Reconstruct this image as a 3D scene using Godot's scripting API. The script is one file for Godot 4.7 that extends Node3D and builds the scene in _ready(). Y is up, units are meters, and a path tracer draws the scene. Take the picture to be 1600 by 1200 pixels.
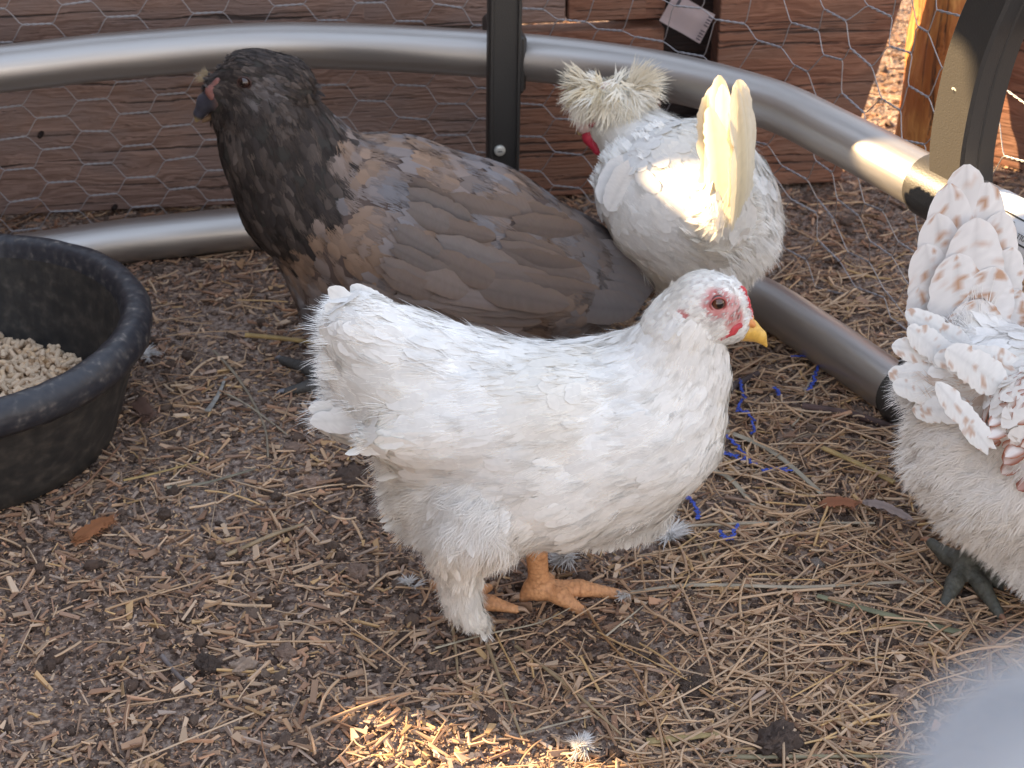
extends Node3D
# A chicken run in open shade: five hens, a rubber bowl of feed, a steel tube frame, wire netting and planks.

var wob := FastNoiseLite.new()
var fine := FastNoiseLite.new()
var rng := RandomNumberGenerator.new()
var names := {}


# ---------------------------------------------------------------- mesh helpers
class MB:
	var v := PackedVector3Array()
	var n := PackedVector3Array()
	var c := PackedColorArray()
	var u := PackedVector2Array()
	var idx := PackedInt32Array()
	func vert(p: Vector3, nn: Vector3, col := Color.WHITE, uv := Vector2.ZERO) -> int:
		v.append(p); n.append(nn); c.append(col); u.append(uv)
		return v.size() - 1
	func tri(a: int, b: int, d: int) -> void:
		if (v[b] - v[a]).cross(v[d] - v[a]).dot(n[a] + n[b] + n[d]) > 0.0:
			idx.append(a); idx.append(d); idx.append(b)
		else:
			idx.append(a); idx.append(b); idx.append(d)
	func quad(a: int, b: int, d: int, e: int) -> void:
		tri(a, b, d); tri(a, d, e)
	func mesh(m: Material) -> ArrayMesh:
		var arr := []
		arr.resize(Mesh.ARRAY_MAX)
		arr[Mesh.ARRAY_VERTEX] = v; arr[Mesh.ARRAY_NORMAL] = n; arr[Mesh.ARRAY_COLOR] = c
		arr[Mesh.ARRAY_TEX_UV] = u; arr[Mesh.ARRAY_INDEX] = idx
		var am := ArrayMesh.new()
		am.add_surface_from_arrays(Mesh.PRIMITIVE_TRIANGLES, arr)
		am.surface_set_material(0, m)
		return am


func numbered(called: String) -> String:
	var k: int = names.get(called, 0)
	names[called] = k + 1
	return called if k == 0 else "%s_%03d" % [called, k]


func tag(o: Node, label: String, category: String, group := "") -> Node:
	o.set_meta("label", label)
	o.set_meta("category", category)
	if group != "":
		o.set_meta("group", group)
	return o


func thing(called: String, label: String, category: String, where := Vector3.ZERO, group := "") -> Node3D:
	var o := Node3D.new()
	o.name = numbered(called)
	add_child(o)
	o.position = where
	tag(o, label, category, group)
	return o


func obj(called: String, m: Mesh, parent: Node = null, where := Vector3.ZERO) -> MeshInstance3D:
	var o := MeshInstance3D.new()
	o.mesh = m
	o.position = where
	if parent == null:
		o.name = numbered(called)
		add_child(o)
	else:
		o.name = called
		parent.add_child(o, true)
	return o


func many(called: String, m: Mesh, xf: Array, cols: PackedColorArray, parent: Node = null) -> MultiMeshInstance3D:
	var mm := MultiMesh.new()
	mm.transform_format = MultiMesh.TRANSFORM_3D
	mm.use_colors = true
	mm.mesh = m
	mm.instance_count = xf.size()
	for i in xf.size():
		mm.set_instance_transform(i, xf[i])
		mm.set_instance_color(i, cols[i])
	var o := MultiMeshInstance3D.new()
	o.multimesh = mm
	o.set_meta("kind", "stuff")
	if parent == null:
		o.name = numbered(called)
		add_child(o)
	else:
		o.name = called
		parent.add_child(o, true)
	return o


func lin(r: float, g: float, b: float) -> Color:
	return Color(r, g, b).linear_to_srgb()


func mat(col: Color, rough := 0.8, vc := false, metal := 0.0) -> StandardMaterial3D:
	var m := StandardMaterial3D.new()
	m.albedo_color = col
	m.roughness = rough
	m.metallic = metal
	m.vertex_color_use_as_albedo = vc
	m.cull_mode = BaseMaterial3D.CULL_DISABLED
	return m


func box(mb: MB, t: Transform3D, size: Vector3, bev := 0.002, col := Color.WHITE) -> void:
	var h := size * 0.5
	var id := {}
	for ax in 3:
		for sg in [-1.0, 1.0]:
			var nn := Vector3.ZERO
			nn[ax] = sg
			var wn := (t.basis * nn).normalized()
			var a1 := (ax + 1) % 3
			var a2 := (ax + 2) % 3
			for s1 in [-1.0, 1.0]:
				for s2 in [-1.0, 1.0]:
					var p := Vector3.ZERO
					p[ax] = sg * h[ax]
					p[a1] = s1 * (h[a1] - bev)
					p[a2] = s2 * (h[a2] - bev)
					var key := Vector3.ZERO
					key[ax] = sg; key[a1] = s1; key[a2] = s2
					id[[ax, key]] = mb.vert(t * p, wn, col, Vector2(p[a1], p[a2]) if ax != 2 else Vector2(p.x, p.y))
			var q := []
			for ss in [[-1.0, -1.0], [1.0, -1.0], [1.0, 1.0], [-1.0, 1.0]]:
				var key := Vector3.ZERO
				key[ax] = sg; key[a1] = ss[0]; key[a2] = ss[1]
				q.append(id[[ax, key]])
			mb.quad(q[0], q[1], q[2], q[3])
	for ax in 3:
		var a1 := (ax + 1) % 3
		var a2 := (ax + 2) % 3
		for s1 in [-1.0, 1.0]:
			for s2 in [-1.0, 1.0]:
				var k0 := Vector3.ZERO
				k0[ax] = -1.0; k0[a1] = s1; k0[a2] = s2
				var k1 := k0
				k1[ax] = 1.0
				mb.quad(id[[a1, k0]], id[[a1, k1]], id[[a2, k1]], id[[a2, k0]])
	for sx in [-1.0, 1.0]:
		for sy in [-1.0, 1.0]:
			for sz in [-1.0, 1.0]:
				var k := Vector3(sx, sy, sz)
				mb.tri(id[[0, k]], id[[1, k]], id[[2, k]])


func catmull(pts: Array, per: int) -> PackedVector3Array:
	var out := PackedVector3Array()
	for i in pts.size() - 1:
		var p0: Vector3 = pts[maxi(i - 1, 0)]
		var p1: Vector3 = pts[i]
		var p2: Vector3 = pts[i + 1]
		var p3: Vector3 = pts[mini(i + 2, pts.size() - 1)]
		for k in per:
			var t := float(k) / per
			out.append(0.5 * ((2.0 * p1) + (p2 - p0) * t + (2.0 * p0 - 5.0 * p1 + 4.0 * p2 - p3) * t * t + (3.0 * p1 - p0 - 3.0 * p2 + p3) * t * t * t))
	out.append(pts[pts.size() - 1])
	return out


# a tube along pts; rad(i) from an array; flat squeezes the second axis
func sweep(mb: MB, pts: PackedVector3Array, rad: PackedFloat32Array, sides := 8, col := Color.WHITE, cap := true, flat := 1.0, up := Vector3.UP, cols := PackedColorArray()) -> void:
	var base := mb.v.size()
	var along := 0.0
	for i in pts.size():
		var t := (pts[mini(i + 1, pts.size() - 1)] - pts[maxi(i - 1, 0)]).normalized()
		var s := t.cross(up)
		if s.length() < 0.05:
			s = t.cross(Vector3(0.3, 0.1, 1.0))
		s = s.normalized()
		var w := s.cross(t).normalized()
		if i > 0:
			along += pts[i].distance_to(pts[i - 1])
		for k in sides:
			var a := TAU * k / sides
			var e := s * cos(a) + w * sin(a) * flat
			var nn := (s * cos(a) * flat + w * sin(a)).normalized()
			mb.vert(pts[i] + e * rad[i], nn, cols[i] if cols.size() else col, Vector2(along, float(k) / sides))
	for i in pts.size() - 1:
		for k in sides:
			var a := base + i * sides + k
			var b := base + i * sides + (k + 1) % sides
			mb.quad(a, b, b + sides, a + sides)
	if cap:
		for e in [0, pts.size() - 1]:
			var t: Vector3 = (pts[0] - pts[1]).normalized() if e == 0 else (pts[e] - pts[e - 1]).normalized()
			var ids := []
			for k in sides:
				ids.append(mb.vert(mb.v[base + e * sides + k], t, cols[e] if cols.size() else col))
			for k in range(1, sides - 1):
				mb.tri(ids[0], ids[k], ids[k + 1])


func const_rad(n: int, r: float) -> PackedFloat32Array:
	var a := PackedFloat32Array()
	a.resize(n)
	a.fill(r)
	return a


func lathe(mb: MB, prof: Array, seg: int, where := Vector3.ZERO, jitter := 0.0, col := Color.WHITE) -> void:
	var base := mb.v.size()
	for i in prof.size():
		var p: Vector2 = prof[i]
		var d: Vector2 = prof[mini(i + 1, prof.size() - 1)] - prof[maxi(i - 1, 0)]
		var nn := Vector2(d.y, -d.x).normalized()
		for k in seg + 1:
			var a := TAU * k / seg
			var e := Vector3(cos(a), 0, sin(a))
			var r := p.x + jitter * wob.get_noise_3d(cos(a) * 40.0, p.y * 200.0, sin(a) * 40.0)
			mb.vert(where + e * r + Vector3.UP * p.y, (e * nn.x + Vector3.UP * nn.y).normalized(), col, Vector2(a * 0.2, i * 0.02))
	for i in prof.size() - 1:
		for k in seg:
			var a := base + i * (seg + 1) + k
			mb.quad(a, a + 1, a + seg + 2, a + seg + 1)


# ---------------------------------------------------------------- soft bodies from bones
# bone: [a, ra, b, rb, feather length, softness 0 flat .. 1 down, flow or null]
func dist_bones(bones: Array, p: Vector3, k: float) -> float:
	var acc := 0.0
	for b in bones:
		var ab: Vector3 = b[2] - b[0]
		var h := clampf((p - b[0]).dot(ab) / maxf(ab.length_squared(), 1e-9), 0.0, 1.0)
		acc += exp(-k * minf((p - b[0] - ab * h).length() - lerpf(b[1], b[3], h), 0.6))
	return -log(maxf(acc, 1e-30)) / k


func field_mesh(bones: Array, cell: float, k: float) -> MB:
	var lo := Vector3.INF
	var hi := -Vector3.INF
	var m := 3.0 * cell
	for b in bones:
		for e in [[b[0], b[1]], [b[2], b[3]]]:
			lo = lo.min(e[0] - Vector3.ONE * (e[1] + m + 0.012))
			hi = hi.max(e[0] + Vector3.ONE * (e[1] + m + 0.012))
	var nx := int((hi.x - lo.x) / cell) + 2
	var ny := int((hi.y - lo.y) / cell) + 2
	var nz := int((hi.z - lo.z) / cell) + 2
	var f := PackedFloat32Array()
	f.resize(nx * ny * nz)
	for b in bones:
		var a: Vector3 = b[0]
		var bb: Vector3 = b[2]
		var ra: float = b[1]
		var rb: float = b[3]
		var ab := bb - a
		var inv := 1.0 / maxf(ab.length_squared(), 1e-9)
		var rm := maxf(ra, rb) + m + 4.0 / k
		var l := ((a.min(bb) - Vector3.ONE * rm - lo) / cell).max(Vector3.ZERO)
		var g := ((a.max(bb) + Vector3.ONE * rm - lo) / cell)
		var x1 := mini(int(g.x) + 1, nx)
		for z in range(int(l.z), mini(int(g.z) + 1, nz)):
			for y in range(int(l.y), mini(int(g.y) + 1, ny)):
				var o := (z * ny + y) * nx
				var p := Vector3(lo.x + int(l.x) * cell, lo.y + y * cell, lo.z + z * cell) - a
				for x in range(int(l.x), x1):
					var h := clampf(p.dot(ab) * inv, 0.0, 1.0)
					f[o + x] += exp(-k * ((p - ab * h).length() - ra - (rb - ra) * h))
					p.x += cell
	for i in f.size():
		f[i] = -log(f[i]) / k if f[i] > 1e-12 else 0.2
	var mb := MB.new()
	var at := PackedInt32Array()
	at.resize(nx * ny * nz)
	at.fill(-1)
	var sx := 1
	var sy := nx
	var sz := nx * ny
	var corner := [0, sx, sy, sx + sy, sz, sx + sz, sy + sz, sx + sy + sz]
	var off := [Vector3(0, 0, 0), Vector3(1, 0, 0), Vector3(0, 1, 0), Vector3(1, 1, 0), Vector3(0, 0, 1), Vector3(1, 0, 1), Vector3(0, 1, 1), Vector3(1, 1, 1)]
	var edges := [[0, 1], [2, 3], [4, 5], [6, 7], [0, 2], [1, 3], [4, 6], [5, 7], [0, 4], [1, 5], [2, 6], [3, 7]]
	for z in nz - 1:
		for y in ny - 1:
			var o := (z * ny + y) * nx
			for x in nx - 1:
				var i := o + x
				var s0 := f[i] < 0.0
				if s0 == (f[i + 1] < 0.0) and s0 == (f[i + sy] < 0.0) and s0 == (f[i + sy + 1] < 0.0) and s0 == (f[i + sz] < 0.0) and s0 == (f[i + sz + 1] < 0.0) and s0 == (f[i + sz + sy] < 0.0) and s0 == (f[i + sz + sy + 1] < 0.0):
					continue
				var sum := Vector3.ZERO
				var cnt := 0
				for e in edges:
					var fa := f[i + corner[e[0]]]
					var fb := f[i + corner[e[1]]]
					if (fa < 0.0) != (fb < 0.0):
						sum += (off[e[0]] as Vector3).lerp(off[e[1]], fa / (fa - fb))
						cnt += 1
				var g := Vector3(f[i + 1] + f[i + 1 + sy] + f[i + 1 + sz] + f[i + 1 + sy + sz] - f[i] - f[i + sy] - f[i + sz] - f[i + sy + sz],
					f[i + sy] + f[i + 1 + sy] + f[i + sy + sz] + f[i + 1 + sy + sz] - f[i] - f[i + 1] - f[i + sz] - f[i + 1 + sz],
					f[i + sz] + f[i + 1 + sz] + f[i + sy + sz] + f[i + 1 + sy + sz] - f[i] - f[i + 1] - f[i + sy] - f[i + 1 + sy])
				at[i] = mb.vert(lo + (Vector3(x, y, z) + sum / cnt) * cell, g.normalized())
	for z in range(1, nz - 1):
		for y in range(1, ny - 1):
			for x in range(1, nx - 1):
				var i := (z * ny + y) * nx + x
				var s0 := f[i] < 0.0
				if s0 != (f[i + sx] < 0.0):
					mb.quad(at[i], at[i - sy], at[i - sy - sz], at[i - sz])
				if s0 != (f[i + sy] < 0.0):
					mb.quad(at[i], at[i - sx], at[i - sx - sz], at[i - sz])
				if s0 != (f[i + sz] < 0.0):
					mb.quad(at[i], at[i - sx], at[i - sx - sy], at[i - sy])
	return mb


# ---------------------------------------------------------------- feathers
# a thin curved sheet in the outline of a feather, from a to b, face along nn; fine streaks run as its barbs do
func sheet(mb: MB, r: RandomNumberGenerator, a: Vector3, b: Vector3, nn: Vector3, wide: float, bow: float, col: Color, tipcol: Color, rows: int, cols: int, rag: float, droop: float, bulge: float, quill: float) -> void:
	var ax := b - a
	var L := ax.length()
	var d := ax / L
	var s := d.cross(nn).normalized()
	var n2 := s.cross(d).normalized()
	if n2.dot(nn) < 0.0:
		n2 = -n2
	var sa := r.randf_range(0.45, 0.9)
	var sb := r.randf_range(0.45, 0.9)
	var sd := r.randf() * 100.0
	var prev := []
	for i in rows + 1:
		var t := float(i) / rows
		var w := wide * minf(1.0, 0.42 + t * 2.2)
		if t > 0.60:
			w *= sqrt(maxf(1.0 - pow((t - 0.60) / 0.402, 2.0), 0.0))
		var row := []
		for j in cols:
			var e := float(j) / (cols - 1) * 2.0 - 1.0
			var ww := w * (1.0 + rag * r.randf_range(-1.0, 0.3) * (1.0 if absf(e) > 0.99 else 0.0))
			var cut: float = exp(-pow((t - (sa if e < 0.0 else sb)) / 0.035, 2.0)) * 0.35 * rag * 6.0
			ww *= 1.0 - minf(cut, 0.4) * maxf(absf(e) - 0.6, 0.0) / 0.4
			var y := -absf(e) * wide * 0.45 * (1.0 - t * t)
			var p := a + ax * t + d * y + s * e * ww + n2 * (bow * 4.0 * t * (1.0 - t) - droop * L * t * t * 0.3 - absf(e) * absf(e) * ww * bulge * 0.6)
			var st := 1.0 + 0.10 * wob.get_noise_2d((t * L - absf(e) * wide * 0.8) * 260.0 + sd, signf(e) * 7.0 + sd)
			var cc := col.lerp(tipcol, smoothstep(0.35, 1.0, absf(e) * 0.8 + t * 0.3)) * st
			if absf(e) < 0.01:
				cc = cc * quill
			row.append(mb.vert(p, (n2 + s * e * bulge + d * droop * t * 0.5).normalized(), cc, Vector2(e, t)))
		if prev.size():
			for j in cols - 1:
				mb.quad(prev[j], prev[j + 1], row[j + 1], row[j])
		prev = row


# a unit feather: base at 0, tip at +y, lies on the xy plane, face +z
func feather_mesh(m: Material, wide: float, rag: float, droop: float, tipcol := Color.WHITE, rows := 12, bulge := 0.2) -> ArrayMesh:
	var mb := MB.new()
	var r := RandomNumberGenerator.new()
	r.seed = int(wide * 1000) + rows
	sheet(mb, r, Vector3.ZERO, Vector3(0, 1.0, 0), Vector3(0, 0, 1), wide, 0.02, Color.WHITE, tipcol, rows, 7, rag, droop, bulge, 0.96)
	return mb.mesh(m)


# a tuft of fine barbs
func down_mesh(m: Material, blades: int, spread: float, wide: float, sd: int, stiff := 1.0) -> ArrayMesh:
	var mb := MB.new()
	var r := RandomNumberGenerator.new()
	r.seed = sd
	for b in blades:
		var a := r.randf_range(-spread, spread)
		var dir := Vector3(sin(a), cos(a), r.randf_range(-0.12, 0.3) * stiff).normalized()
		var L := r.randf_range(0.55, 1.0)
		var bend := Vector3(r.randf_range(-0.2, 0.2) * stiff, 0, r.randf_range(-0.45, -0.05) * lerpf(0.45, 1.0, stiff))
		var base := Vector3(r.randf_range(-0.12, 0.12) * lerpf(1.8, 1.0, stiff), r.randf_range(-0.1, 0.15), r.randf_range(-0.02, 0.02))
		var side := dir.cross(Vector3(0, 0, 1)).normalized()
		var prev := []
		for i in 4:
			var t := i / 3.0
			var p := base + dir * L * t + bend * L * t * t
			var w: float = wide * [0.8, 1.0, 0.75, 0.08][i]
			var nn := Vector3(0, 0.2, 1).normalized()
			var row := [mb.vert(p - side * w, (nn - side * 0.3).normalized()), mb.vert(p + side * w, (nn + side * 0.3).normalized())]
			if prev.size():
				mb.quad(prev[0], prev[1], row[1], row[0])
			prev = row
	return mb.mesh(m)


# one large feather, from a to b, face along nn; added to mb
func vane(mb: MB, a: Vector3, b: Vector3, nn: Vector3, wide: float, bow: float, col: Color, tipcol: Color, rag := 0.1, roll := 0.0) -> void:
	sheet(mb, rng, a, b, nn.rotated((b - a).normalized(), roll), wide, bow, col, tipcol, 30, 9, rag * 0.5, 0.15, 0.2, 0.9)


func tint(kind: String, p: Vector3, soft: float) -> Color:
	var j := rng.randf_range(0.93, 1.04)
	var lo := wob.get_noise_3dv(p * 6.0)
	match kind:
		"white":
			var w := Color(0.95, 0.93, 0.895).lerp(Color(0.90, 0.82, 0.69), clampf(lo * 0.7 + 0.08 + soft * 0.08, 0.0, 0.6))
			return w * j
		"crested":
			return Color(0.91, 0.89, 0.85).lerp(Color(0.83, 0.76, 0.61), clampf(lo * 0.7 + 0.1 + soft * 0.25, 0.0, 0.7)) * j
		"splash":
			var w := Color(0.91, 0.88, 0.845).lerp(Color(0.84, 0.73, 0.60), clampf(lo * 0.6 + 0.1 + soft * 0.2, 0.0, 0.6))
			return w * j
		"brown":
			var g := fine.get_noise_3d(p.x * 4.0, p.y * 6.0, p.z * 5.0) * 0.9 + rng.randf_range(-0.22, 0.22)
			var c := Color(0.205, 0.137, 0.096).lerp(Color(0.155, 0.145, 0.15), smoothstep(-0.45, 0.55, g))
			return c * rng.randf_range(1.0, 1.4)
		"dark":
			return Color(0.036, 0.029, 0.027).lerp(Color(0.105, 0.082, 0.07), pow(rng.randf(), 2.2)) * rng.randf_range(0.8, 1.1)
	return Color.WHITE


# scatter feathers over the triangles of a body; gives {feathers, down} as [transforms, colours]
func plumage(body: MB, bones: Array, kind: String, dens: float, bare: Array, special: Callable, fuzz := 0.0) -> Dictionary:
	var out := {"flat": [[], PackedColorArray()], "laced": [[], PackedColorArray()], "hackle": [[], PackedColorArray()], "fine": [[], PackedColorArray()], "down": [[], PackedColorArray()]}
	for t in range(0, body.idx.size(), 3):
		var a := body.v[body.idx[t]]
		var b := body.v[body.idx[t + 1]]
		var c := body.v[body.idx[t + 2]]
		var area := (b - a).cross(c - a).length() * 0.5
		var mid := (a + b + c) / 3.0
		var wsum := 1e-6
		var flow := Vector3.ZERO
		var flen := 0.0
		var soft := 0.0
		for bn in bones:
			var ab: Vector3 = bn[2] - bn[0]
			var h := clampf((mid - bn[0]).dot(ab) / maxf(ab.length_squared(), 1e-9), 0.0, 1.0)
			var d: float = (mid - bn[0] - ab * h).length() - lerpf(bn[1], bn[3], h)
			if d > 0.05:
				continue
			var w := exp(-d * 130.0)
			wsum += w
			flow += (bn[6] as Vector3) * w
			flen += bn[4] * w
			soft += bn[5] * w
		flow /= wsum
		flen /= wsum
		soft /= wsum
		if flen < 0.002:
			continue
		var skip := false
		for z in bare:
			if mid.distance_to(z[0]) < z[1]:
				skip = true
		if skip:
			continue
		var want := area * dens / (flen * flen) * (1.0 + soft * 2.2 + fuzz * 2.5)
		var cnt := int(want) + (1 if rng.randf() < want - int(want) else 0)
		for q in cnt:
			var r1 := sqrt(rng.randf())
			var r2 := rng.randf()
			var p := a * (1.0 - r1) + b * r1 * (1.0 - r2) + c * r1 * r2
			var nn := (body.n[body.idx[t]] + body.n[body.idx[t + 1]] + body.n[body.idx[t + 2]]).normalized()
			var is_down := rng.randf() < soft
			var jit := 0.12 if not is_down else lerpf(0.12, 0.45, soft)
			var fl := flow + Vector3(rng.randfn(0, jit), rng.randfn(0, jit), rng.randfn(0, jit))
			fl = fl - nn * fl.dot(nn)
			var blunt := fl.length() < 0.5 and flow.length() > 0.3
			if fl.length() < 0.05:
				fl = nn.cross(Vector3(0.3, 1, 0.2))
			fl = fl.normalized()
			var lift := rng.randf_range(0.0, 0.035) if not is_down else rng.randf_range(0.02, lerpf(0.06, 0.6, soft))
			var y := (fl * cos(lift) + nn * sin(lift)).normalized()
			if blunt:
				y = (flow.normalized() + Vector3(rng.randfn(0, 0.12), rng.randfn(0, 0.12), rng.randfn(0, 0.12))).normalized()
			var x := y.cross(nn if not blunt else Vector3(0.1, 1, 0.3)).normalized()
			var z := x.cross(y).normalized()
			var L := flen * rng.randf_range(0.8, 1.2)
			var col := tint(kind, p, soft)
			col = special.call(p, col)
			if is_down and col.a < 0.65:
				col = tint(kind, p, soft)
			var key := "down" if is_down else "flat"
			if not is_down and (blunt or (soft > 0.5 and fuzz > 0.0) or rng.randf() < fuzz):
				key = "fine"
				L *= 0.75
			if fuzz > 0.5 and kind != "brown" and kind != "dark":
				col = (col * (1.13 if key == "fine" else 0.96) if col.a > 0.9 else col)
				col.a = minf(1.0, col.a) if col.a < 0.9 else 1.0
			if key == "fine" and (col.a > 0.65 or rng.randf() < 0.35):
				col.a = 1.0
			if col.a < 0.9:
				key = "laced" if col.a < 0.65 else "hackle"
				col.a = 1.0
			out[key][0].append(Transform3D(Basis(x * L, y * L, z * L), p - y * L * 0.35 + nn * (0.0012 if key != "flat" or fuzz < 0.8 else -0.0010)))
			out[key][1].append(col)
	return out


func V4(a: Vector3, ra: float, b: Vector3, rb: float, flen: float, soft: float, flow: Vector3, org: Vector3) -> Array:
	return [a - org, ra, b - org, rb, flen, soft, flow]


# drop a point of the flank onto the body from +z
func onto(bones: Array, q: Vector2, z0: float, k := 110.0) -> Vector3:
	var p := Vector3(q.x, q.y, z0)
	for i in 60:
		var d := dist_bones(bones, p, k)
		if d < 0.0008:
			break
		p.z -= clampf(d * 0.8, 0.0006, 0.02)
		if p.z < z0 - 0.4:
			break
	return p


func skin_mesh(bones: Array, cell: float, k: float, paint: Callable, m: Material) -> ArrayMesh:
	var mb := field_mesh(bones, cell, k)
	for i in mb.v.size():
		mb.c[i] = paint.call(mb.v[i])
	return mb.mesh(m)


# a shank with toes; joints in metres relative to the hen
func leg(hen: Node3D, hock: Vector3, ankle: Vector3, toes: Array, r: float, m: Material, claw: Material) -> void:
	var bones := [[hock, r * 1.15, ankle, r]]
	for t in toes:
		var mid: Vector3 = ankle.lerp(t, 0.5)
		mid.y = maxf(ankle.y, t.y) * 0.55 + r * 0.6
		bones.append([ankle, r * 0.95, mid, r * 0.72])
		bones.append([mid, r * 0.85, t, r * 0.55])
	var sk := field_mesh(bones, 0.0019, 420.0)
	for i in sk.v.size():
		var p := sk.v[i]
		var best := 1e9
		var along := 0.0
		for k in bones.size():
			var b: Array = bones[k]
			var ab: Vector3 = b[2] - b[0]
			var hh := clampf((p - b[0]).dot(ab) / ab.length_squared(), 0.0, 1.0)
			var dd: float = (p - b[0] - ab * hh).length() - lerpf(b[1], b[3], hh)
			if dd < best:
				best = dd
				along = hh * ab.length() + k * 0.0013
		var ridge := absf(sin(along / 0.0042 * PI))
		sk.v[i] = p + sk.n[i] * (0.00045 * ridge - 0.0002)
		var tipw := 0.0
		for q in toes:
			tipw = maxf(tipw, smoothstep(0.014, 0.003, p.distance_to(q)))
		var c := Color.WHITE * (0.90 + 0.12 * ridge) * (1.0 + 0.15 * fine.get_noise_3dv(p * 40.0))
		sk.c[i] = c.lerp(Color(1.0, 1.05, 1.5), tipw * 0.5)
	recompute(sk)
	var o := obj("leg", sk.mesh(m), hen)
	for t in toes:
		var d: Vector3 = (t - ankle) * Vector3(1, 0, 1)
		d = d.normalized()
		var mb := MB.new()
		var pts := catmull([t - d * 0.002, t + d * 0.007 + Vector3.UP * 0.001, t + d * 0.013 - Vector3.UP * 0.004], 4)
		var rad := PackedFloat32Array()
		for i in pts.size():
			rad.append(r * 0.5 * (1.0 - 0.85 * i / (pts.size() - 1.0)))
		sweep(mb, pts, rad, 6)
		obj("claw", mb.mesh(claw), o)


func recompute(body: MB) -> void:
	for i in body.n.size():
		body.n[i] = Vector3.ZERO
	for i in range(0, body.idx.size(), 3):
		var fn := (body.v[body.idx[i + 2]] - body.v[body.idx[i]]).cross(body.v[body.idx[i + 1]] - body.v[body.idx[i]])
		for j in 3:
			body.n[body.idx[i + j]] += fn
	for i in body.n.size():
		body.n[i] = body.n[i].normalized()


func ground_y(x: float, z: float) -> float:
	return 0.007 * wob.get_noise_2d(x * 5.0, z * 5.0) + 0.005 * wob.get_noise_2d(x * 22.0 + 50.0, z * 22.0)


func _ready() -> void:
	rng.seed = 4242
	wob.seed = 7
	wob.frequency = 1.0
	wob.fractal_octaves = 3
	fine.seed = 21
	fine.frequency = 3.0
	fine.fractal_octaves = 3
	# camera
	var cam := Camera3D.new()
	cam.name = "camera"
	add_child(cam)
	cam.position = Vector3(0, 0.95, 0)
	cam.rotation_degrees.x = -30.0
	cam.fov = 25.83
	cam.near = 0.02
	cam.far = 300.0
	var lens := CameraAttributesPhysical.new()
	lens.frustum_focal_length = 52.34
	lens.frustum_focus_distance = 1.42
	lens.frustum_near = 0.02
	lens.frustum_far = 300.0
	lens.exposure_aperture = 12.0
	cam.attributes = lens
	cam.current = true
	# sky and exposure
	var env := Environment.new()
	env.background_mode = Environment.BG_SKY
	var sky := ProceduralSkyMaterial.new()
	sky.sky_top_color = Color(0.60, 0.65, 0.73)
	sky.sky_horizon_color = Color(0.95, 0.90, 0.84)
	sky.sky_curve = 0.25
	sky.ground_bottom_color = Color(0.22, 0.18, 0.15)
	sky.ground_horizon_color = Color(0.55, 0.52, 0.48)
	sky.sun_angle_max = 1.0
	env.sky = Sky.new()
	env.sky.sky_material = sky
	env.background_energy_multiplier = 0.62
	env.tonemap_mode = Environment.TONE_MAPPER_LINEAR
	env.tonemap_exposure = 4.9
	env.sdfgi_enabled = true
	env.ssao_enabled = true
	env.ssil_enabled = true
	var we := WorldEnvironment.new()
	we.name = "surroundings"
	we.environment = env
	add_child(we)
	# low warm sun from the left, a little behind the plank wall
	var sun := DirectionalLight3D.new()
	sun.name = "sun"
	add_child(sun)
	sun.look_at_from_position(Vector3.ZERO, Vector3(0.86, -0.45, 0.24))
	sun.light_color = Color(1.0, 0.86, 0.66)
	sun.light_energy = 1.6
	sun.light_angular_distance = 0.5
	sun.shadow_enabled = true
	build_ground()
	build_planks()
	build_fence()
	build_frame()
	build_netting()
	build_bowl()
	build_white_hen()
	build_brown_hen()
	build_crested_hen()
	build_splash_hen()
	build_litter()
	build_bits()


# ---------------------------------------------------------------- setting
func noise_tex(freq: float, ramp: Array, size := 512, octaves := 5, sd := 1) -> NoiseTexture2D:
	var t := NoiseTexture2D.new()
	t.width = size
	t.height = size
	t.seamless = true
	var nz := FastNoiseLite.new()
	nz.frequency = freq
	nz.fractal_octaves = octaves
	nz.seed = sd
	t.noise = nz
	if ramp.size():
		var g := Gradient.new()
		var offs := PackedFloat32Array()
		var cols := PackedColorArray()
		for r in ramp:
			offs.append(r[0])
			cols.append(r[1])
		g.offsets = offs
		g.colors = cols
		t.color_ramp = g
	return t


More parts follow.
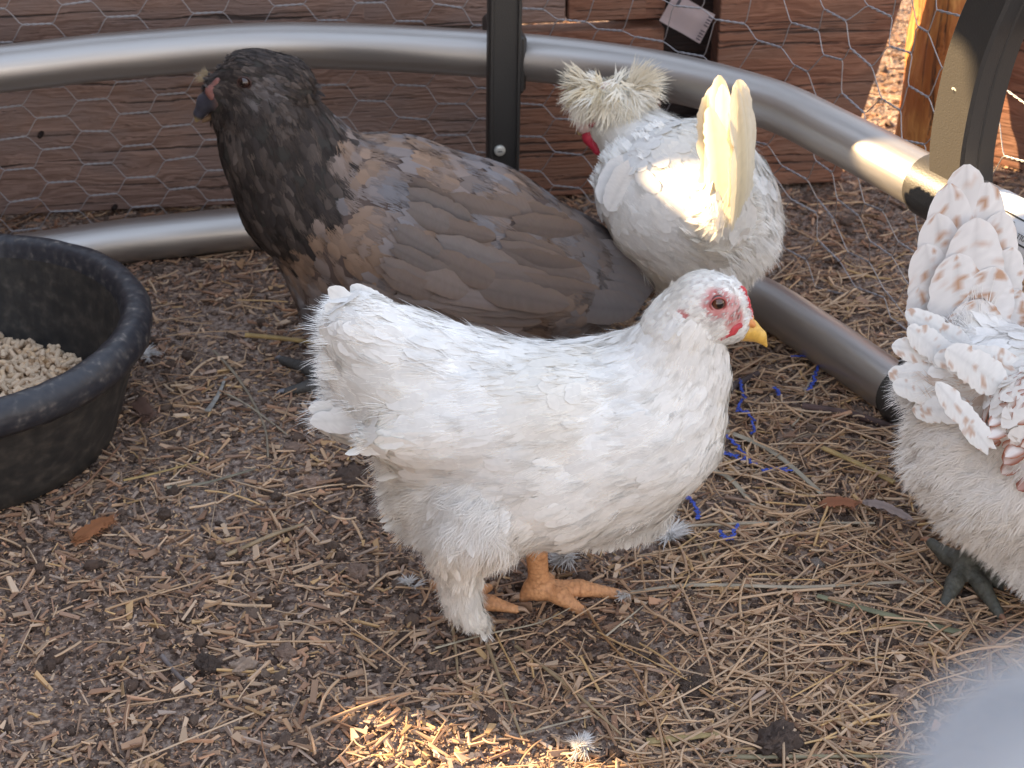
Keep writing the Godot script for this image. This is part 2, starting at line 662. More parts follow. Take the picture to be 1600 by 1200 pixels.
func build_ground() -> void:
	var xs := PackedFloat32Array()
	var zs := PackedFloat32Array()
	for e in [-60.0, -20.0, -8.0, -4.0, -2.5, -1.7]:
		xs.append(e)
	for i in 201:
		xs.append(-1.2 + 0.012 * i)
	for e in [1.7, 2.5, 4.0, 8.0, 20.0, 60.0]:
		xs.append(e)
	for e in [-60.0, -20.0, -9.0, -6.0, -4.5]:
		zs.append(e)
	for i in 241:
		zs.append(-3.5 + 0.012 * i)
	for e in [-0.3, 0.3, 1.0, 2.5, 6.0, 20.0, 60.0]:
		zs.append(e)
	var mb := MB.new()
	for z in zs:
		for x in xs:
			var e := 0.01
			var gx := (ground_y(x + e, z) - ground_y(x - e, z)) / (2 * e)
			var gz := (ground_y(x, z + e) - ground_y(x, z - e)) / (2 * e)
			var l := wob.get_noise_2d(x * 3.0, z * 3.0)
			var k := Color(0.31, 0.228, 0.180).lerp(Color(0.41, 0.325, 0.27), clampf(0.5 + l, 0, 1))
			mb.vert(Vector3(x, ground_y(x, z), z), Vector3(-gx, 1, -gz).normalized(), k, Vector2(x, z))
	for j in zs.size() - 1:
		for i in xs.size() - 1:
			var a := j * xs.size() + i
			mb.quad(a, a + 1, a + xs.size() + 1, a + xs.size())
	var m := mat(Color.WHITE, 0.95, true)
	m.albedo_texture = noise_tex(0.05, [[0.25, Color(0.55, 0.5, 0.48)], [0.5, Color(0.85, 0.82, 0.8)], [0.75, Color(1, 1, 1)]], 512, 6, 3)
	m.heightmap_enabled = true
	m.heightmap_texture = noise_tex(0.06, [], 512, 6, 4)
	m.heightmap_scale = 0.6
	m.uv1_scale = Vector3(4, 4, 4)
	var o := obj("ground", mb.mesh(m))
	o.set_meta("kind", "structure")
	tag(o, "brown dirt floor of the chicken run under chips and straw", "ground")


func wood_tex(sd: int, a: Color, b: Color, c: Color) -> Array:
	var w := 1024
	var h := 256
	var im := Image.create(w, h, false, Image.FORMAT_RGB8)
	var hm := Image.create(w, h, false, Image.FORMAT_RGB8)
	var n1 := FastNoiseLite.new()
	n1.seed = sd
	n1.frequency = 0.05
	n1.fractal_octaves = 4
	for y in h:
		for x in w:
			var warp := n1.get_noise_2d(x * 0.12, y * 0.35 + 300.0) * 26.0
			var ring := n1.get_noise_2d(x * 0.035, (y + warp) * 1.9)
			var fib := n1.get_noise_2d(x * 0.25 + 900.0, y * 7.0)
			var blot := n1.get_noise_2d(x * 0.10 + 50.0, y * 0.22 + 50.0)
			var t := clampf(0.5 + ring * 1.0 + fib * 0.35, 0.0, 1.0)
			var col := a.lerp(b, t).lerp(c, clampf(blot * 1.6 + 0.25, 0.0, 0.75))
			var crack := smoothstep(0.34, 0.5, n1.get_noise_2d(x * 0.03 + 77.0, y * 3.2 + warp * 0.5))
			col = col * (1.0 - 0.5 * crack)
			im.set_pixel(x, y, col)
			var hh := clampf(0.55 + ring * 0.35 + fib * 0.3 - crack * 0.5, 0, 1)
			hm.set_pixel(x, y, Color(hh, hh, hh))
	return [ImageTexture.create_from_image(im), ImageTexture.create_from_image(hm)]


func wood_mat(tx: Array, su := 1.1, sv := 4.0) -> StandardMaterial3D:
	var m := mat(Color.WHITE, 0.82)
	m.albedo_texture = tx[0]
	m.heightmap_enabled = true
	m.heightmap_texture = tx[1]
	m.heightmap_scale = 0.25
	m.uv1_scale = Vector3(su, sv, 1)
	return m


# plank with its own uv offset; ends may be slanted by moving the two top corners along
func plank(called: String, parent: Node, p0: Vector3, p1: Vector3, hgt: float, thick: float, m: Material, slant0 := 0.0, slant1 := 0.0) -> MeshInstance3D:
	var mb := MB.new()
	var d := (p1 - p0) * Vector3(1, 0, 1)
	var L := d.length()
	box(mb, Transform3D(), Vector3(L, hgt, thick), 0.0025)
	var o1 := rng.randf() * 3.0
	var o2 := rng.randf() * 3.0
	for i in mb.v.size():
		var p := mb.v[i]
		mb.u[i] = Vector2(p.x + o1, p.y + p.z * 0.7 + o2)
		var up := (p.y + hgt / 2) / hgt
		p.x += (slant0 if p.x < 0 else slant1) * up
		p.z += 0.002 * wob.get_noise_2d(p.x * 3.0, p.y * 10.0)
		mb.v[i] = p
	var o := obj(called, mb.mesh(m), parent)
	o.transform = Transform3D(Basis(Vector3.UP, -atan2(d.z, d.x)), (p0 + p1) * 0.5 + Vector3.UP * hgt * 0.5)
	return o


func build_planks() -> void:
	var grey := wood_mat(wood_tex(11, Color(0.49, 0.385, 0.335), Color(0.61, 0.50, 0.45), Color(0.53, 0.45, 0.42)))
	var red := wood_mat(wood_tex(12, Color(0.44, 0.285, 0.215), Color(0.57, 0.40, 0.315), Color(0.49, 0.36, 0.295)))
	var a := Vector3(-1.55, 0, -1.979)
	var dir := Vector3(1.061, 0, -0.125).normalized()
	var back := Vector3(0, 0, -0.019)
	var mid := a + dir * 1.53
	var aend := a + dir * 1.765
	var w := thing("plank_wall", "low wall of wide weathered planks behind the wire netting", "wall")
	plank("plank", w, mid + back + dir * 0.003, aend + back + Vector3.UP * 0.004, 0.238, 0.038, red)
	plank("plank", w, a + back + Vector3.UP * 0.012, mid + back + Vector3.UP * 0.012, 0.236, 0.038, grey)
	plank("plank", w, a + back + Vector3.UP * 0.252, mid + back + dir * 0.1 + Vector3.UP * 0.252, 0.236, 0.038, grey)
	plank("plank", w, mid + back + dir * 0.103 + Vector3.UP * 0.252, aend + back + Vector3.UP * 0.252, 0.236, 0.038, red)
	var b0 := a + dir * 1.838 + Vector3(0, 0.006, 0.006)
	var b1 := a + dir * 2.028 + Vector3(0, 0.006, 0.006)
	var w2 := thing("end_plank", "reddish plank stub with a slanted cut end at the wall's right", "plank")
	plank("board", w2, b0 + back, b1 + back, 0.30, 0.040, red, 0.0, 0.070)
	plank("board", w2, b0 + back + Vector3.UP * 0.304, b1 + back + Vector3.UP * 0.304 + dir * 0.07, 0.2, 0.040, red, 0.0, 0.03)
	var dark := wood_mat(wood_tex(13, Color(0.15, 0.11, 0.10), Color(0.22, 0.16, 0.14), Color(0.12, 0.1, 0.1)))
	var w3 := thing("wood_post", "dark wooden post standing in the gap between two planks", "post")
	plank("post_body", w3, a + dir * 1.70 + Vector3(0, 0, -0.085), a + dir * 1.90 + Vector3(0, 0, -0.085), 0.7, 0.05, dark)
	# a stapled paper tag, tilted, hanging in the gap
	var tg := thing("paper_tag", "crumpled pinkish grey paper tag stapled in the plank gap", "tag", Vector3(0.233, 0.2587, -2.17))
	var mb := MB.new()
	var ids := []
	for j in 5:
		for i in 7:
			var x := (i / 6.0 - 0.5) * 0.062
			var y := (j / 4.0 - 0.5) * 0.042
			ids.append(mb.vert(Vector3(x, y, 0.004 * sin(i * 1.3) * cos(j * 0.9)), Vector3(0.15 * sin(i * 2.0), 0.15 * cos(j * 2.0), 1).normalized(), Color.WHITE))
	for j in 4:
		for i in 6:
			mb.quad(ids[j * 7 + i], ids[j * 7 + i + 1], ids[j * 7 + i + 8], ids[j * 7 + i + 7])
	var pm := mat(lin(0.36, 0.28, 0.27), 0.8)
	var sheet := obj("sheet", mb.mesh(pm), tg)
	var inkm := mat(lin(0.06, 0.05, 0.06), 0.8)
	for k in 10:
		if k == 4:
			continue
		var ink := MB.new()
		if k == 9:
			box(ink, Transform3D(Basis(), Vector3(-0.021, 0.012, 0.0052)), Vector3(0.004, 0.009, 0.0006), 0.0001)
		else:
			box(ink, Transform3D(Basis(), Vector3(0.026, -0.017 + k * 0.004, 0.0052)), Vector3(0.006, 0.0018, 0.0006), 0.0001)
		obj("print_mark", ink.mesh(inkm), sheet)
	tg.rotation = Vector3(-0.2, 0.0, -0.5)
	# honey-coloured rough post outside the netting, and the board behind it
	var honey := wood_mat(wood_tex(15, Color(0.60, 0.36, 0.16), Color(0.74, 0.50, 0.26), Color(0.56, 0.30, 0.12)), 1.3, 3.5)
	var w4 := thing("log_post", "honey coloured rough wooden post, sunlit on its left edge, outside the netting", "post", Vector3(0.6064, 0, -2.207))
	var pb := MB.new()
	var top := Vector3(0.6164, 0.2553, -2.26) - Vector3(0.6064, 0, -2.207)
	top = top.normalized() * 0.62
	for i in 41:
		var t := i / 40.0
		for k in 33:
			var an := TAU * k / 32.0
			var e := Vector3(cos(an), 0, sin(an))
			var sq := pow(pow(absf(cos(an)), 4.0) + pow(absf(sin(an)), 4.0), -0.25)
			var r := 0.058 * lerpf(1.0, sq, 0.75) * (1.0 - 0.10 * t) * (1.0 + 0.16 * wob.get_noise_3d(e.x * 1.2, t * 3.0, e.z * 1.2) + 0.06 * wob.get_noise_3d(e.x * 4.0, t * 9.0, e.z * 4.0))
			pb.vert(top * t + e.rotated(Vector3.UP, 0.35) * r, e, Color.WHITE, Vector2(t * 0.62, k / 32.0 * 0.37))
	for i in 40:
		for k in 32:
			pb.quad(i * 33 + k, i * 33 + k + 1, (i + 1) * 33 + k + 1, (i + 1) * 33 + k)
	recompute(pb)
	obj("post_body", pb.mesh(honey), w4)
	var w5 := thing("side_board", "dark reddish board standing behind the honey coloured post", "board", Vector3.ZERO)
	plank("plank", w5, Vector3(0.6734, 0, -2.278) + Vector3(0, 0, -0.05), Vector3(0.8978, 0, -2.278) + Vector3(0.0, 0, 0.12), 0.6, 0.04, red)
	# nail heads in the left plank
	for q in [Vector3(-0.6227, 0.1288, -2.055), Vector3(-0.5406, 0.0189, -2.068)]:
		var nb := MB.new()
		lathe(nb, [Vector2(0, 0.0015), Vector2(0.0025, 0.0012), Vector2(0.0033, 0.0), Vector2(0.0033, -0.012)], 10)
		var o := obj("nail", nb.mesh(mat(lin(0.03, 0.02, 0.018), 0.7, false, 0.5)), w, q - Vector3(0, 0, 0.02))
		o.rotation.x = PI / 2


# tall board fence outside the picture on the left: it shades the run, and sun comes through where boards are broken
func build_fence() -> void:
	var fm := wood_mat(wood_tex(14, Color(0.40, 0.33, 0.28), Color(0.52, 0.45, 0.39), Color(0.45, 0.40, 0.36)))
	var w := thing("board_fence", "tall weathered board fence with broken boards, shading the run", "fence", Vector3(-1.6, 0, 0))
	var rows := [0.0, 0.16, 0.32, 0.48, 0.63, 0.765, 0.90, 1.04, 1.15, 1.245, 1.285, 1.51, 1.66, 1.82, 1.98, 2.14, 2.3]
	for r in rows.size() - 1:
		var y0: float = rows[r]
		var y1: float = rows[r + 1]
		var cuts := [[-2.78, 1.4]]
		if y0 == 1.15:
			cuts = [[-2.78, -2.135], [-2.03, 1.4]]
		if y0 == 1.245:
			cuts = [[-2.78, -2.10], [-2.03, 1.4]]
		if y0 == 1.285:
			cuts = [[-2.78, -2.185], [-2.03, 1.4]]
		if y0 == 0.765:
			cuts = [[-2.78, -1.497], [-1.425, 1.4]]
		for c in cuts:
			plank("board", w, Vector3(0.006 * (r % 2), y0 - 0.006, c[0]), Vector3(0.006 * (r % 2), y0 - 0.006, c[1]), y1 - y0 + 0.012, 0.016, fm)
	for z in [-2.7, -1.2, 0.3]:
		plank("post", w, Vector3(-0.06, 0, z - 0.045), Vector3(-0.06, 0, z + 0.045), 2.3, 0.09, fm)


# ---------------------------------------------------------------- frame and netting
func ring_path(y: float) -> PackedVector3Array:
	var pts := [Vector3(-1.35, y, -1.60), Vector3(-0.95, y, -1.80), Vector3(-0.612, y, -1.922), Vector3(-0.47, y, -1.972), Vector3(-0.278, y, -2.009), Vector3(-0.039, y, -1.978), Vector3(0.152, y, -1.913), Vector3(0.285, y, -1.812), Vector3(0.354, y, -1.705), Vector3(0.425, y, -1.572), Vector3(0.489, y, -1.456), Vector3(0.60, y, -1.22), Vector3(0.70, y, -0.9)]
	return catmull(pts, 24)


func build_frame() -> void:
	var steel := mat(Color(0.72, 0.70, 0.68), 0.30, false, 0.85)
	steel.roughness_texture = noise_tex(0.02, [[0.2, Color(0.75, 0.75, 0.75)], [0.8, Color(1, 1, 1)]], 256, 4, 31)
	steel.uv1_scale = Vector3(0.6, 3, 1)
	steel.roughness = 0.47
	var black := mat(lin(0.040, 0.037, 0.034), 0.45)
	black.heightmap_enabled = true
	black.heightmap_texture = noise_tex(0.35, [], 256, 3, 32)
	black.heightmap_scale = 0.04
	black.uv1_triplanar = true
	black.uv1_scale = Vector3(6, 6, 6)
	var f := thing("tube_frame", "curved brushed steel tube frame with black plastic uprights and a label", "frame")
	for e in [[0.275, 0.0285], [0.029, 0.0285], [0.505, 0.0285]]:
		var pts := ring_path(e[0])
		var mb := MB.new()
		sweep(mb, pts, const_rad(pts.size(), e[1]), 64, Color.WHITE, true)
		obj("rail", mb.mesh(steel), f)
	# middle upright, inside the rails
	var up := MB.new()
	var lean := Basis(Vector3(0, 0, 1), -0.015) * Basis(Vector3.UP, 0.17)
	var c0 := Vector3(-0.010, 0.27, -1.935)
	box(up, Transform3D(lean, c0), Vector3(0.040, 0.62, 0.020), 0.003)
	box(up, Transform3D(lean, c0 + Vector3(0, 0.005, -0.045)), Vector3(0.040, 0.075, 0.10), 0.006)
	for s in [-1, 1]:
		box(up, Transform3D(lean, c0 + lean * Vector3(s * 0.0165, 0, 0.011)), Vector3(0.004, 0.60, 0.006), 0.001)
	var u1 := obj("upright", up.mesh(black), f)
	screw(u1, Vector3(-0.0149, 0.1703, -1.922), Basis(Vector3.UP, 0.17), false)
	# right upright: a bent plastic channel
	var mb2 := MB.new()
	var line := catmull([Vector3(0.445, 0.02, -1.578), Vector3(0.457, 0.12, -1.572), Vector3(0.462, 0.20, -1.566), Vector3(0.452, 0.275, -1.550), Vector3(0.439, 0.34, -1.524), Vector3(0.434, 0.42, -1.495), Vector3(0.438, 0.475, -1.478), Vector3(0.452, 0.53, -1.472)], 8)
	var tn := Vector3(0.47, 0, 0.88)
	var inw := Vector3(-0.88, 0, 0.47)
	var prev := []
	var prof := [Vector2(-0.025, 0.021), Vector2(-0.022, 0.024), Vector2(0.022, 0.024), Vector2(0.025, 0.021), Vector2(0.025, 0.006), Vector2(0.0235, 0.004), Vector2(0.025, 0.002), Vector2(0.025, -0.016), Vector2(0.022, -0.019), Vector2(-0.022, -0.019), Vector2(-0.025, -0.016)]
	for i in line.size():
		var row := []
		for k in prof.size():
			var q: Vector2 = prof[k]
			var qn: Vector2 = prof[(k + 1) % prof.size()]
			var e: Vector2 = (qn - q).normalized()
			var nn := (tn * -e.y + inw * e.x) * -1.0
			nn = (tn * q.x * 0.0 + nn)
			var out2 := (tn * q.x + inw * q.y)
			if nn.dot(out2) < 0.0:
				nn = -nn
			row.append(mb2.vert(line[i] + tn * q.x + inw * q.y, nn.normalized(), Color.WHITE, Vector2(k, i)))
			row.append(mb2.vert(line[i] + tn * qn.x + inw * qn.y, nn.normalized(), Color.WHITE, Vector2(k, i)))
		if prev.size():
			for k in range(0, row.size(), 2):
				mb2.quad(prev[k], prev[k + 1], row[k + 1], row[k])
		prev = row
	var u2 := obj("upright", mb2.mesh(black), f)
	screw(u2, Vector3(0.4145, 0.405, -1.4915), Basis(Vector3.UP, -1.08) * Basis(Vector3.RIGHT, 0.3), true)
	# plastic sleeves round the rails where the right upright meets them
	for y in [0.275, 0.029]:
		var sl := MB.new()
		var c := Vector3(0.437, y, -1.552) if y < 0.3 else Vector3(0.470, y, -1.490)
		var pts := PackedVector3Array()
		var rr := PackedFloat32Array()
		for i in 9:
			var t := (i / 8.0 - 0.5)
			pts.append(c + tn * t * 0.066)
			rr.append(0.0335 - (0.003 if i == 0 or i == 8 else 0.0))
		sweep(sl, pts, rr, 28)
		obj("sleeve", sl.mesh(black), f)
	# white label round the upper rail
	var wl := MB.new()
	var path := ring_path(0.275)
	var seg := PackedVector3Array()
	for p in path:
		if p.x > 0.468 and p.x < 0.60:
			seg.append(p)
	label_patch(wl, seg, 0.0291, -0.75, 2.0, 0.0, 1.0)
	var lb := obj("label", wl.mesh(mat(lin(0.80, 0.80, 0.80), 0.35)), f)
	var bars := MB.new()
	for a in [0.90, 0.16, -0.42]:
		label_patch(bars, seg, 0.0295, a - 0.03, a + 0.03, 0.0, 1.0)
	obj("rule", bars.mesh(mat(lin(0.03, 0.03, 0.03), 0.5)), lb)
	var words := [["0-YEE", 0.66, 0.12], ["BOTTOM P", 0.42, 0.18], ["R-MIL", -0.10, 0.42]]
	for wd in words:
		var tm := TextMesh.new()
		tm.text = wd[0]
		tm.font_size = 16
		tm.pixel_size = 0.00042
		tm.depth = 0.0004
		tm.horizontal_alignment = HORIZONTAL_ALIGNMENT_LEFT
		var sf := SystemFont.new()
		sf.font_names = PackedStringArray(["Droid Sans"])
		tm.font = sf
		tm.material = mat(lin(0.03, 0.03, 0.03), 0.5)
		var pa: Vector3 = seg[0].lerp(seg[seg.size() - 1], wd[2])
		var t := (seg[seg.size() - 1] - seg[0]).normalized()
		var nrm := (Vector3(-t.z, 0, t.x) * -1.0)
		if nrm.z < 0.0 and nrm.x > 0.0:
			nrm = -nrm
		var rad := (nrm * cos(wd[1]) + Vector3.UP * sin(wd[1])).normalized()
		var o := obj("lettering", tm, lb)
		o.transform = Transform3D(Basis(t, rad.cross(t), rad), pa + rad * 0.0298)


func label_patch(mb: MB, seg: PackedVector3Array, r: float, a0: float, a1: float, f0: float, f1: float) -> void:
	var steps := maxi(2, int((a1 - a0) / 0.12))
	var base := mb.v.size()
	for i in seg.size():
		var t := (seg[mini(i + 1, seg.size() - 1)] - seg[maxi(i - 1, 0)]).normalized()
		var nrm := Vector3(-t.z, 0, t.x)
		if nrm.x > 0.0:
			nrm = -nrm
		for k in steps + 1:
			var a := lerpf(a0, a1, float(k) / steps)
			var e := (nrm * cos(a) + Vector3.UP * sin(a)).normalized()
			mb.vert(seg[i] + e * r, e)
	for i in seg.size() - 1:
		for k in steps:
			var q := base + i * (steps + 1) + k
			mb.quad(q, q + 1, q + steps + 2, q + steps + 1)


func screw(parent: Node, p: Vector3, b: Basis, slot: bool) -> void:
	var mb := MB.new()
	lathe(mb, [Vector2(0, 0.0022), Vector2(0.004, 0.0021), Vector2(0.0062, 0.0012), Vector2(0.0070, 0.0), Vector2(0.0070, -0.006)], 20)
	var o := obj("screw", mb.mesh(mat(Color(0.85, 0.84, 0.80), 0.4, false, 0.35)), parent)
	o.transform = Transform3D(b * Basis(Vector3.RIGHT, PI / 2), p)
	var cr := MB.new()
	box(cr, Transform3D(Basis(), Vector3(0, 0.0021, 0)), Vector3(0.0052, 0.0008, 0.0012), 0.0001)
	if slot:
		box(cr, Transform3D(Basis(), Vector3(0, 0.0022, 0)), Vector3(0.0012, 0.0008, 0.0052), 0.0001)
	obj("slot", cr.mesh(mat(lin(0.03, 0.03, 0.03), 0.7)), o)


func build_netting() -> void:
	var path := catmull([Vector3(-1.45, 0, -1.72), Vector3(-0.95, 0, -1.93), Vector3(-0.62, 0, -1.99), Vector3(-0.28, 0, -2.065), Vector3(0.0, 0, -2.052), Vector3(0.19, 0, -1.985), Vector3(0.345, 0, -1.86), Vector3(0.43, 0, -1.70), Vector3(0.52, 0, -1.50), Vector3(0.64, 0, -1.22), Vector3(0.74, 0, -0.9)], 14)
	var cum := PackedFloat32Array([0.0])
	for i in range(1, path.size()):
		cum.append(cum[i - 1] + path[i].distance_to(path[i - 1]))
	var total := cum[cum.size() - 1]
	var at := func(s: float, y: float) -> Vector3:
		s = clampf(s, 0.0, total - 0.001)
		var i := cum.bsearch(s)
		i = clampi(i, 1, path.size() - 1)
		var t := (s - cum[i - 1]) / (cum[i] - cum[i - 1])
		var p := path[i - 1].lerp(path[i], t)
		var tg := (path[i] - path[i - 1]).normalized()
		var outw := Vector3(tg.z, 0, -tg.x)
		if outw.z > 0.0 and outw.x < 0.3:
			outw = -outw
		var right := smoothstep(1.55, 1.95, s)
		var wave := wob.get_noise_2d(s * 4.0, y * 5.0) * lerpf(0.006, 0.026, right)
		var sag := right * 0.05 * smoothstep(0.22, 0.0, y)
		return p + outw * (wave + sag + 0.006) + Vector3.UP * (y + wob.get_noise_2d(s * 3.0 + 40.0, y * 4.0) * lerpf(0.008, 0.03, right)) + tg * wob.get_noise_2d(s * 5.0 + 90.0, y * 6.0) * lerpf(0.006, 0.02, right)
	var mb := MB.new()
	var P := 0.051
	var cols := int(total / P)
	var wire := 0.00064
	for i in cols:
		var s := i * P
		var right := smoothstep(1.5, 1.9, s)
		var V := lerpf(0.043, 0.060, right)
		for j in range(0, int(0.62 / V)):
			var y := (j + 0.5 * (i % 2)) * V + 0.006
			var w := 0.0165
			var a: Vector3 = at.call(s - w, y)
			var b: Vector3 = at.call(s + w, y)
			var ax := (b - a).normalized()
			var e1 := ax.cross(Vector3.UP).normalized()
			var e2 := e1.cross(ax)
			for ph in [0.0, PI]:
				var pts := PackedVector3Array()
				for k in 15:
					var t := k / 14.0
					var an: float = t * TAU * 2.0 + ph
					pts.append(a.lerp(b, t) + (e1 * cos(an) + e2 * sin(an)) * wire * 1.2)
				sweep(mb, pts, const_rad(15, wire * 1.15), 4, Color.WHITE, false)
			for dy in [-1, 1]:
				var V2 := lerpf(0.043, 0.060, smoothstep(1.5, 1.9, s + P))
				var jj := j + (0 if dy < 0 else 1) if i % 2 == 1 else j + (-1 if dy < 0 else 0)
				if jj < 0:
					continue
				var y2 := (jj + 0.5 * ((i + 1) % 2)) * V2 + 0.006
				var c: Vector3 = at.call(s + P - w, y2)
				var midp: Vector3 = b.lerp(c, 0.5) + Vector3(0, 0, 0.001) * dy
				sweep(mb, PackedVector3Array([b, b.lerp(c, 0.12) + ax * 0.0015, midp, b.lerp(c, 0.88) - ax * 0.0015, c]), const_rad(5, wire), 5, Color.WHITE, false)
	var m := mat(Color(0.68, 0.67, 0.68), 0.5, false, 0.7)
	var o := obj("wire_netting", mb.mesh(m))
	tag(o, "galvanised hexagonal wire netting stretched round the outside of the frame", "netting")


# ---------------------------------------------------------------- feed bowl
func build_bowl() -> void:
	var c := Vector3(-0.592, 0, -1.526)
	var b := thing("feed_bowl", "large round black rubber feed bowl with a thick dusty rim", "bowl", c)
	b.scale = Vector3(1.038, 1.13, 1.038)
	var rub := mat(Color.WHITE, 0.62)
	rub.albedo_texture = noise_tex(0.03, [[0.0, Color(0.13, 0.13, 0.135)], [0.5, Color(0.20, 0.19, 0.182)], [0.75, Color(0.29, 0.27, 0.25)], [1.0, Color(0.42, 0.38, 0.34)]], 512, 6, 41)
	rub.uv1_triplanar = true
	rub.uv1_scale = Vector3(3.5, 3.5, 3.5)
	rub.heightmap_enabled = true
	rub.heightmap_texture = noise_tex(0.05, [], 256, 5, 42)
	rub.heightmap_scale = 0.12
	var rimm: StandardMaterial3D = rub.duplicate()
	rimm.albedo_texture = noise_tex(0.04, [[0.0, Color(0.13, 0.135, 0.16)], [0.58, Color(0.19, 0.19, 0.21)], [0.74, Color(0.28, 0.27, 0.27)], [0.92, Color(0.5, 0.47, 0.44)]], 512, 5, 43)
	rimm.roughness = 0.42
	var mb := MB.new()
	lathe(mb, [Vector2(0.0, 0.001), Vector2(0.150, 0.001), Vector2(0.160, 0.006), Vector2(0.165, 0.02), Vector2(0.180, 0.06), Vector2(0.193, 0.099)], 96, Vector3.ZERO, 0.002)
	obj("wall", mb.mesh(rub), b)
	var inn := MB.new()
	lathe(inn, [Vector2(0.176, 0.114), Vector2(0.166, 0.07), Vector2(0.152, 0.026), Vector2(0.142, 0.014), Vector2(0.0, 0.012)], 96, Vector3.ZERO, 0.002)
	obj("inner_wall", inn.mesh(rub), b)
	var rim := MB.new()
	lathe(rim, [Vector2(0.192, 0.097), Vector2(0.200, 0.0985), Vector2(0.2015, 0.102), Vector2(0.2065, 0.104), Vector2(0.2085, 0.111), Vector2(0.2075, 0.120), Vector2(0.203, 0.1275), Vector2(0.196, 0.131), Vector2(0.187, 0.1305), Vector2(0.180, 0.126), Vector2(0.176, 0.114)], 96, Vector3.ZERO, 0.002)
	obj("rim", rim.mesh(rimm), b)
	var fh := func(x: float, z: float) -> float:
		return 0.054 + 0.06 * z - 0.035 * x + 0.004 * wob.get_noise_2d(x * 40.0, z * 40.0)
	var bed := MB.new()
	for i in 8:
		for k in 40:
			var a := TAU * k / 40
			var r := i / 7.0 * 0.150
			bed.vert(Vector3(cos(a) * r, maxf(fh.call(cos(a) * r, sin(a) * r) - 0.006, 0.0145), sin(a) * r), Vector3.UP, Color.WHITE)
	for i in 7:
		for k in 40:
			bed.quad(i * 40 + k, i * 40 + (k + 1) % 40, (i + 1) * 40 + (k + 1) % 40, (i + 1) * 40 + k)
	var bm := mat(lin(0.36, 0.25, 0.15), 0.9)
	var bd := obj("crushed_feed", bed.mesh(bm), null, c)
	bd.set_meta("kind", "stuff")
	tag(bd, "layer of crumbled tan feed under the pellets in the bowl", "feed")
	var pm := mat(Color.WHITE, 0.8, true)
	var pmesh := []
	for k in 10:
		var p := MB.new()
		var L := rng.randf_range(0.008, 0.019)
		var bend := rng.randf_range(-0.1, 0.1)
		var cc := Color(0.70, 0.48, 0.28).lerp(Color(0.62, 0.47, 0.33), rng.randf()) * rng.randf_range(0.85, 1.12)
		var pts := PackedVector3Array()
		var rr := PackedFloat32Array()
		for i in 6:
			var t := [0.0, 0.03, 0.3, 0.7, 0.97, 1.0][i] as float
			pts.append(Vector3((t - 0.5) * L, bend * L * (t - 0.5) * (t - 0.5), 0))
			rr.append(0.0029 * (rng.randf_range(0.72, 0.85) if i == 0 or i == 5 else rng.randf_range(0.95, 1.05)))
		sweep(p, pts, rr, 9, cc)
		pmesh.append(p.mesh(pm))
	var rest := []
	var restc := PackedColorArray()
	var placed := 0
	for i in 1500:
		var a := rng.randf() * TAU
		var r := 0.147 * sqrt(rng.randf())
		var x := cos(a) * r
		var z := sin(a) * r
		var y: float = maxf(fh.call(x, z), 0.019) + rng.randf_range(-0.004, 0.0035)
		var bs := Basis(Vector3.UP, rng.randf() * TAU) * Basis(Vector3(0, 0, 1), rng.randfn(0, 0.28)) * Basis(Vector3.RIGHT, rng.randf() * TAU)
		if rng.randf() < 0.04:
			bs = Basis(Vector3.UP, rng.randf() * TAU) * Basis(Vector3(0, 0, 1), rng.randf_range(0.9, 1.4))
		var seen := c.x + x > -0.585 and z > -0.12 and z < 0.16 and placed < 300 and rng.randf() < 0.62
		if seen:
			var o := obj("feed_pellet", pmesh[rng.randi() % 10], null, c + Vector3(x, y, z))
			o.basis = bs
			tag(o, "short tan cylindrical feed pellet heaped in the black rubber bowl", "feed pellet", "feed pellets heaped in the bowl")
			placed += 1
		else:
			rest.append(Transform3D(bs, Vector3(x, y, z)))
			restc.append(Color.WHITE * rng.randf_range(0.85, 1.1))
	var mm := many("feed_pellet_heap", pmesh[0], rest, restc)
	mm.position = c
	tag(mm, "heap of tan feed pellets filling the black bowl's bottom", "feed")


# ---------------------------------------------------------------- hens
var feather_mat: StandardMaterial3D
var dark_mat: StandardMaterial3D
var m_feather: ArrayMesh
var m_soft: ArrayMesh
var m_laced: ArrayMesh
var m_darkh: ArrayMesh
var m_crest: ArrayMesh
var m_darkdown: ArrayMesh
var m_fine: ArrayMesh
var m_darkfine: ArrayMesh
var m_hackle: ArrayMesh
var m_down: ArrayMesh
var m_downf: ArrayMesh


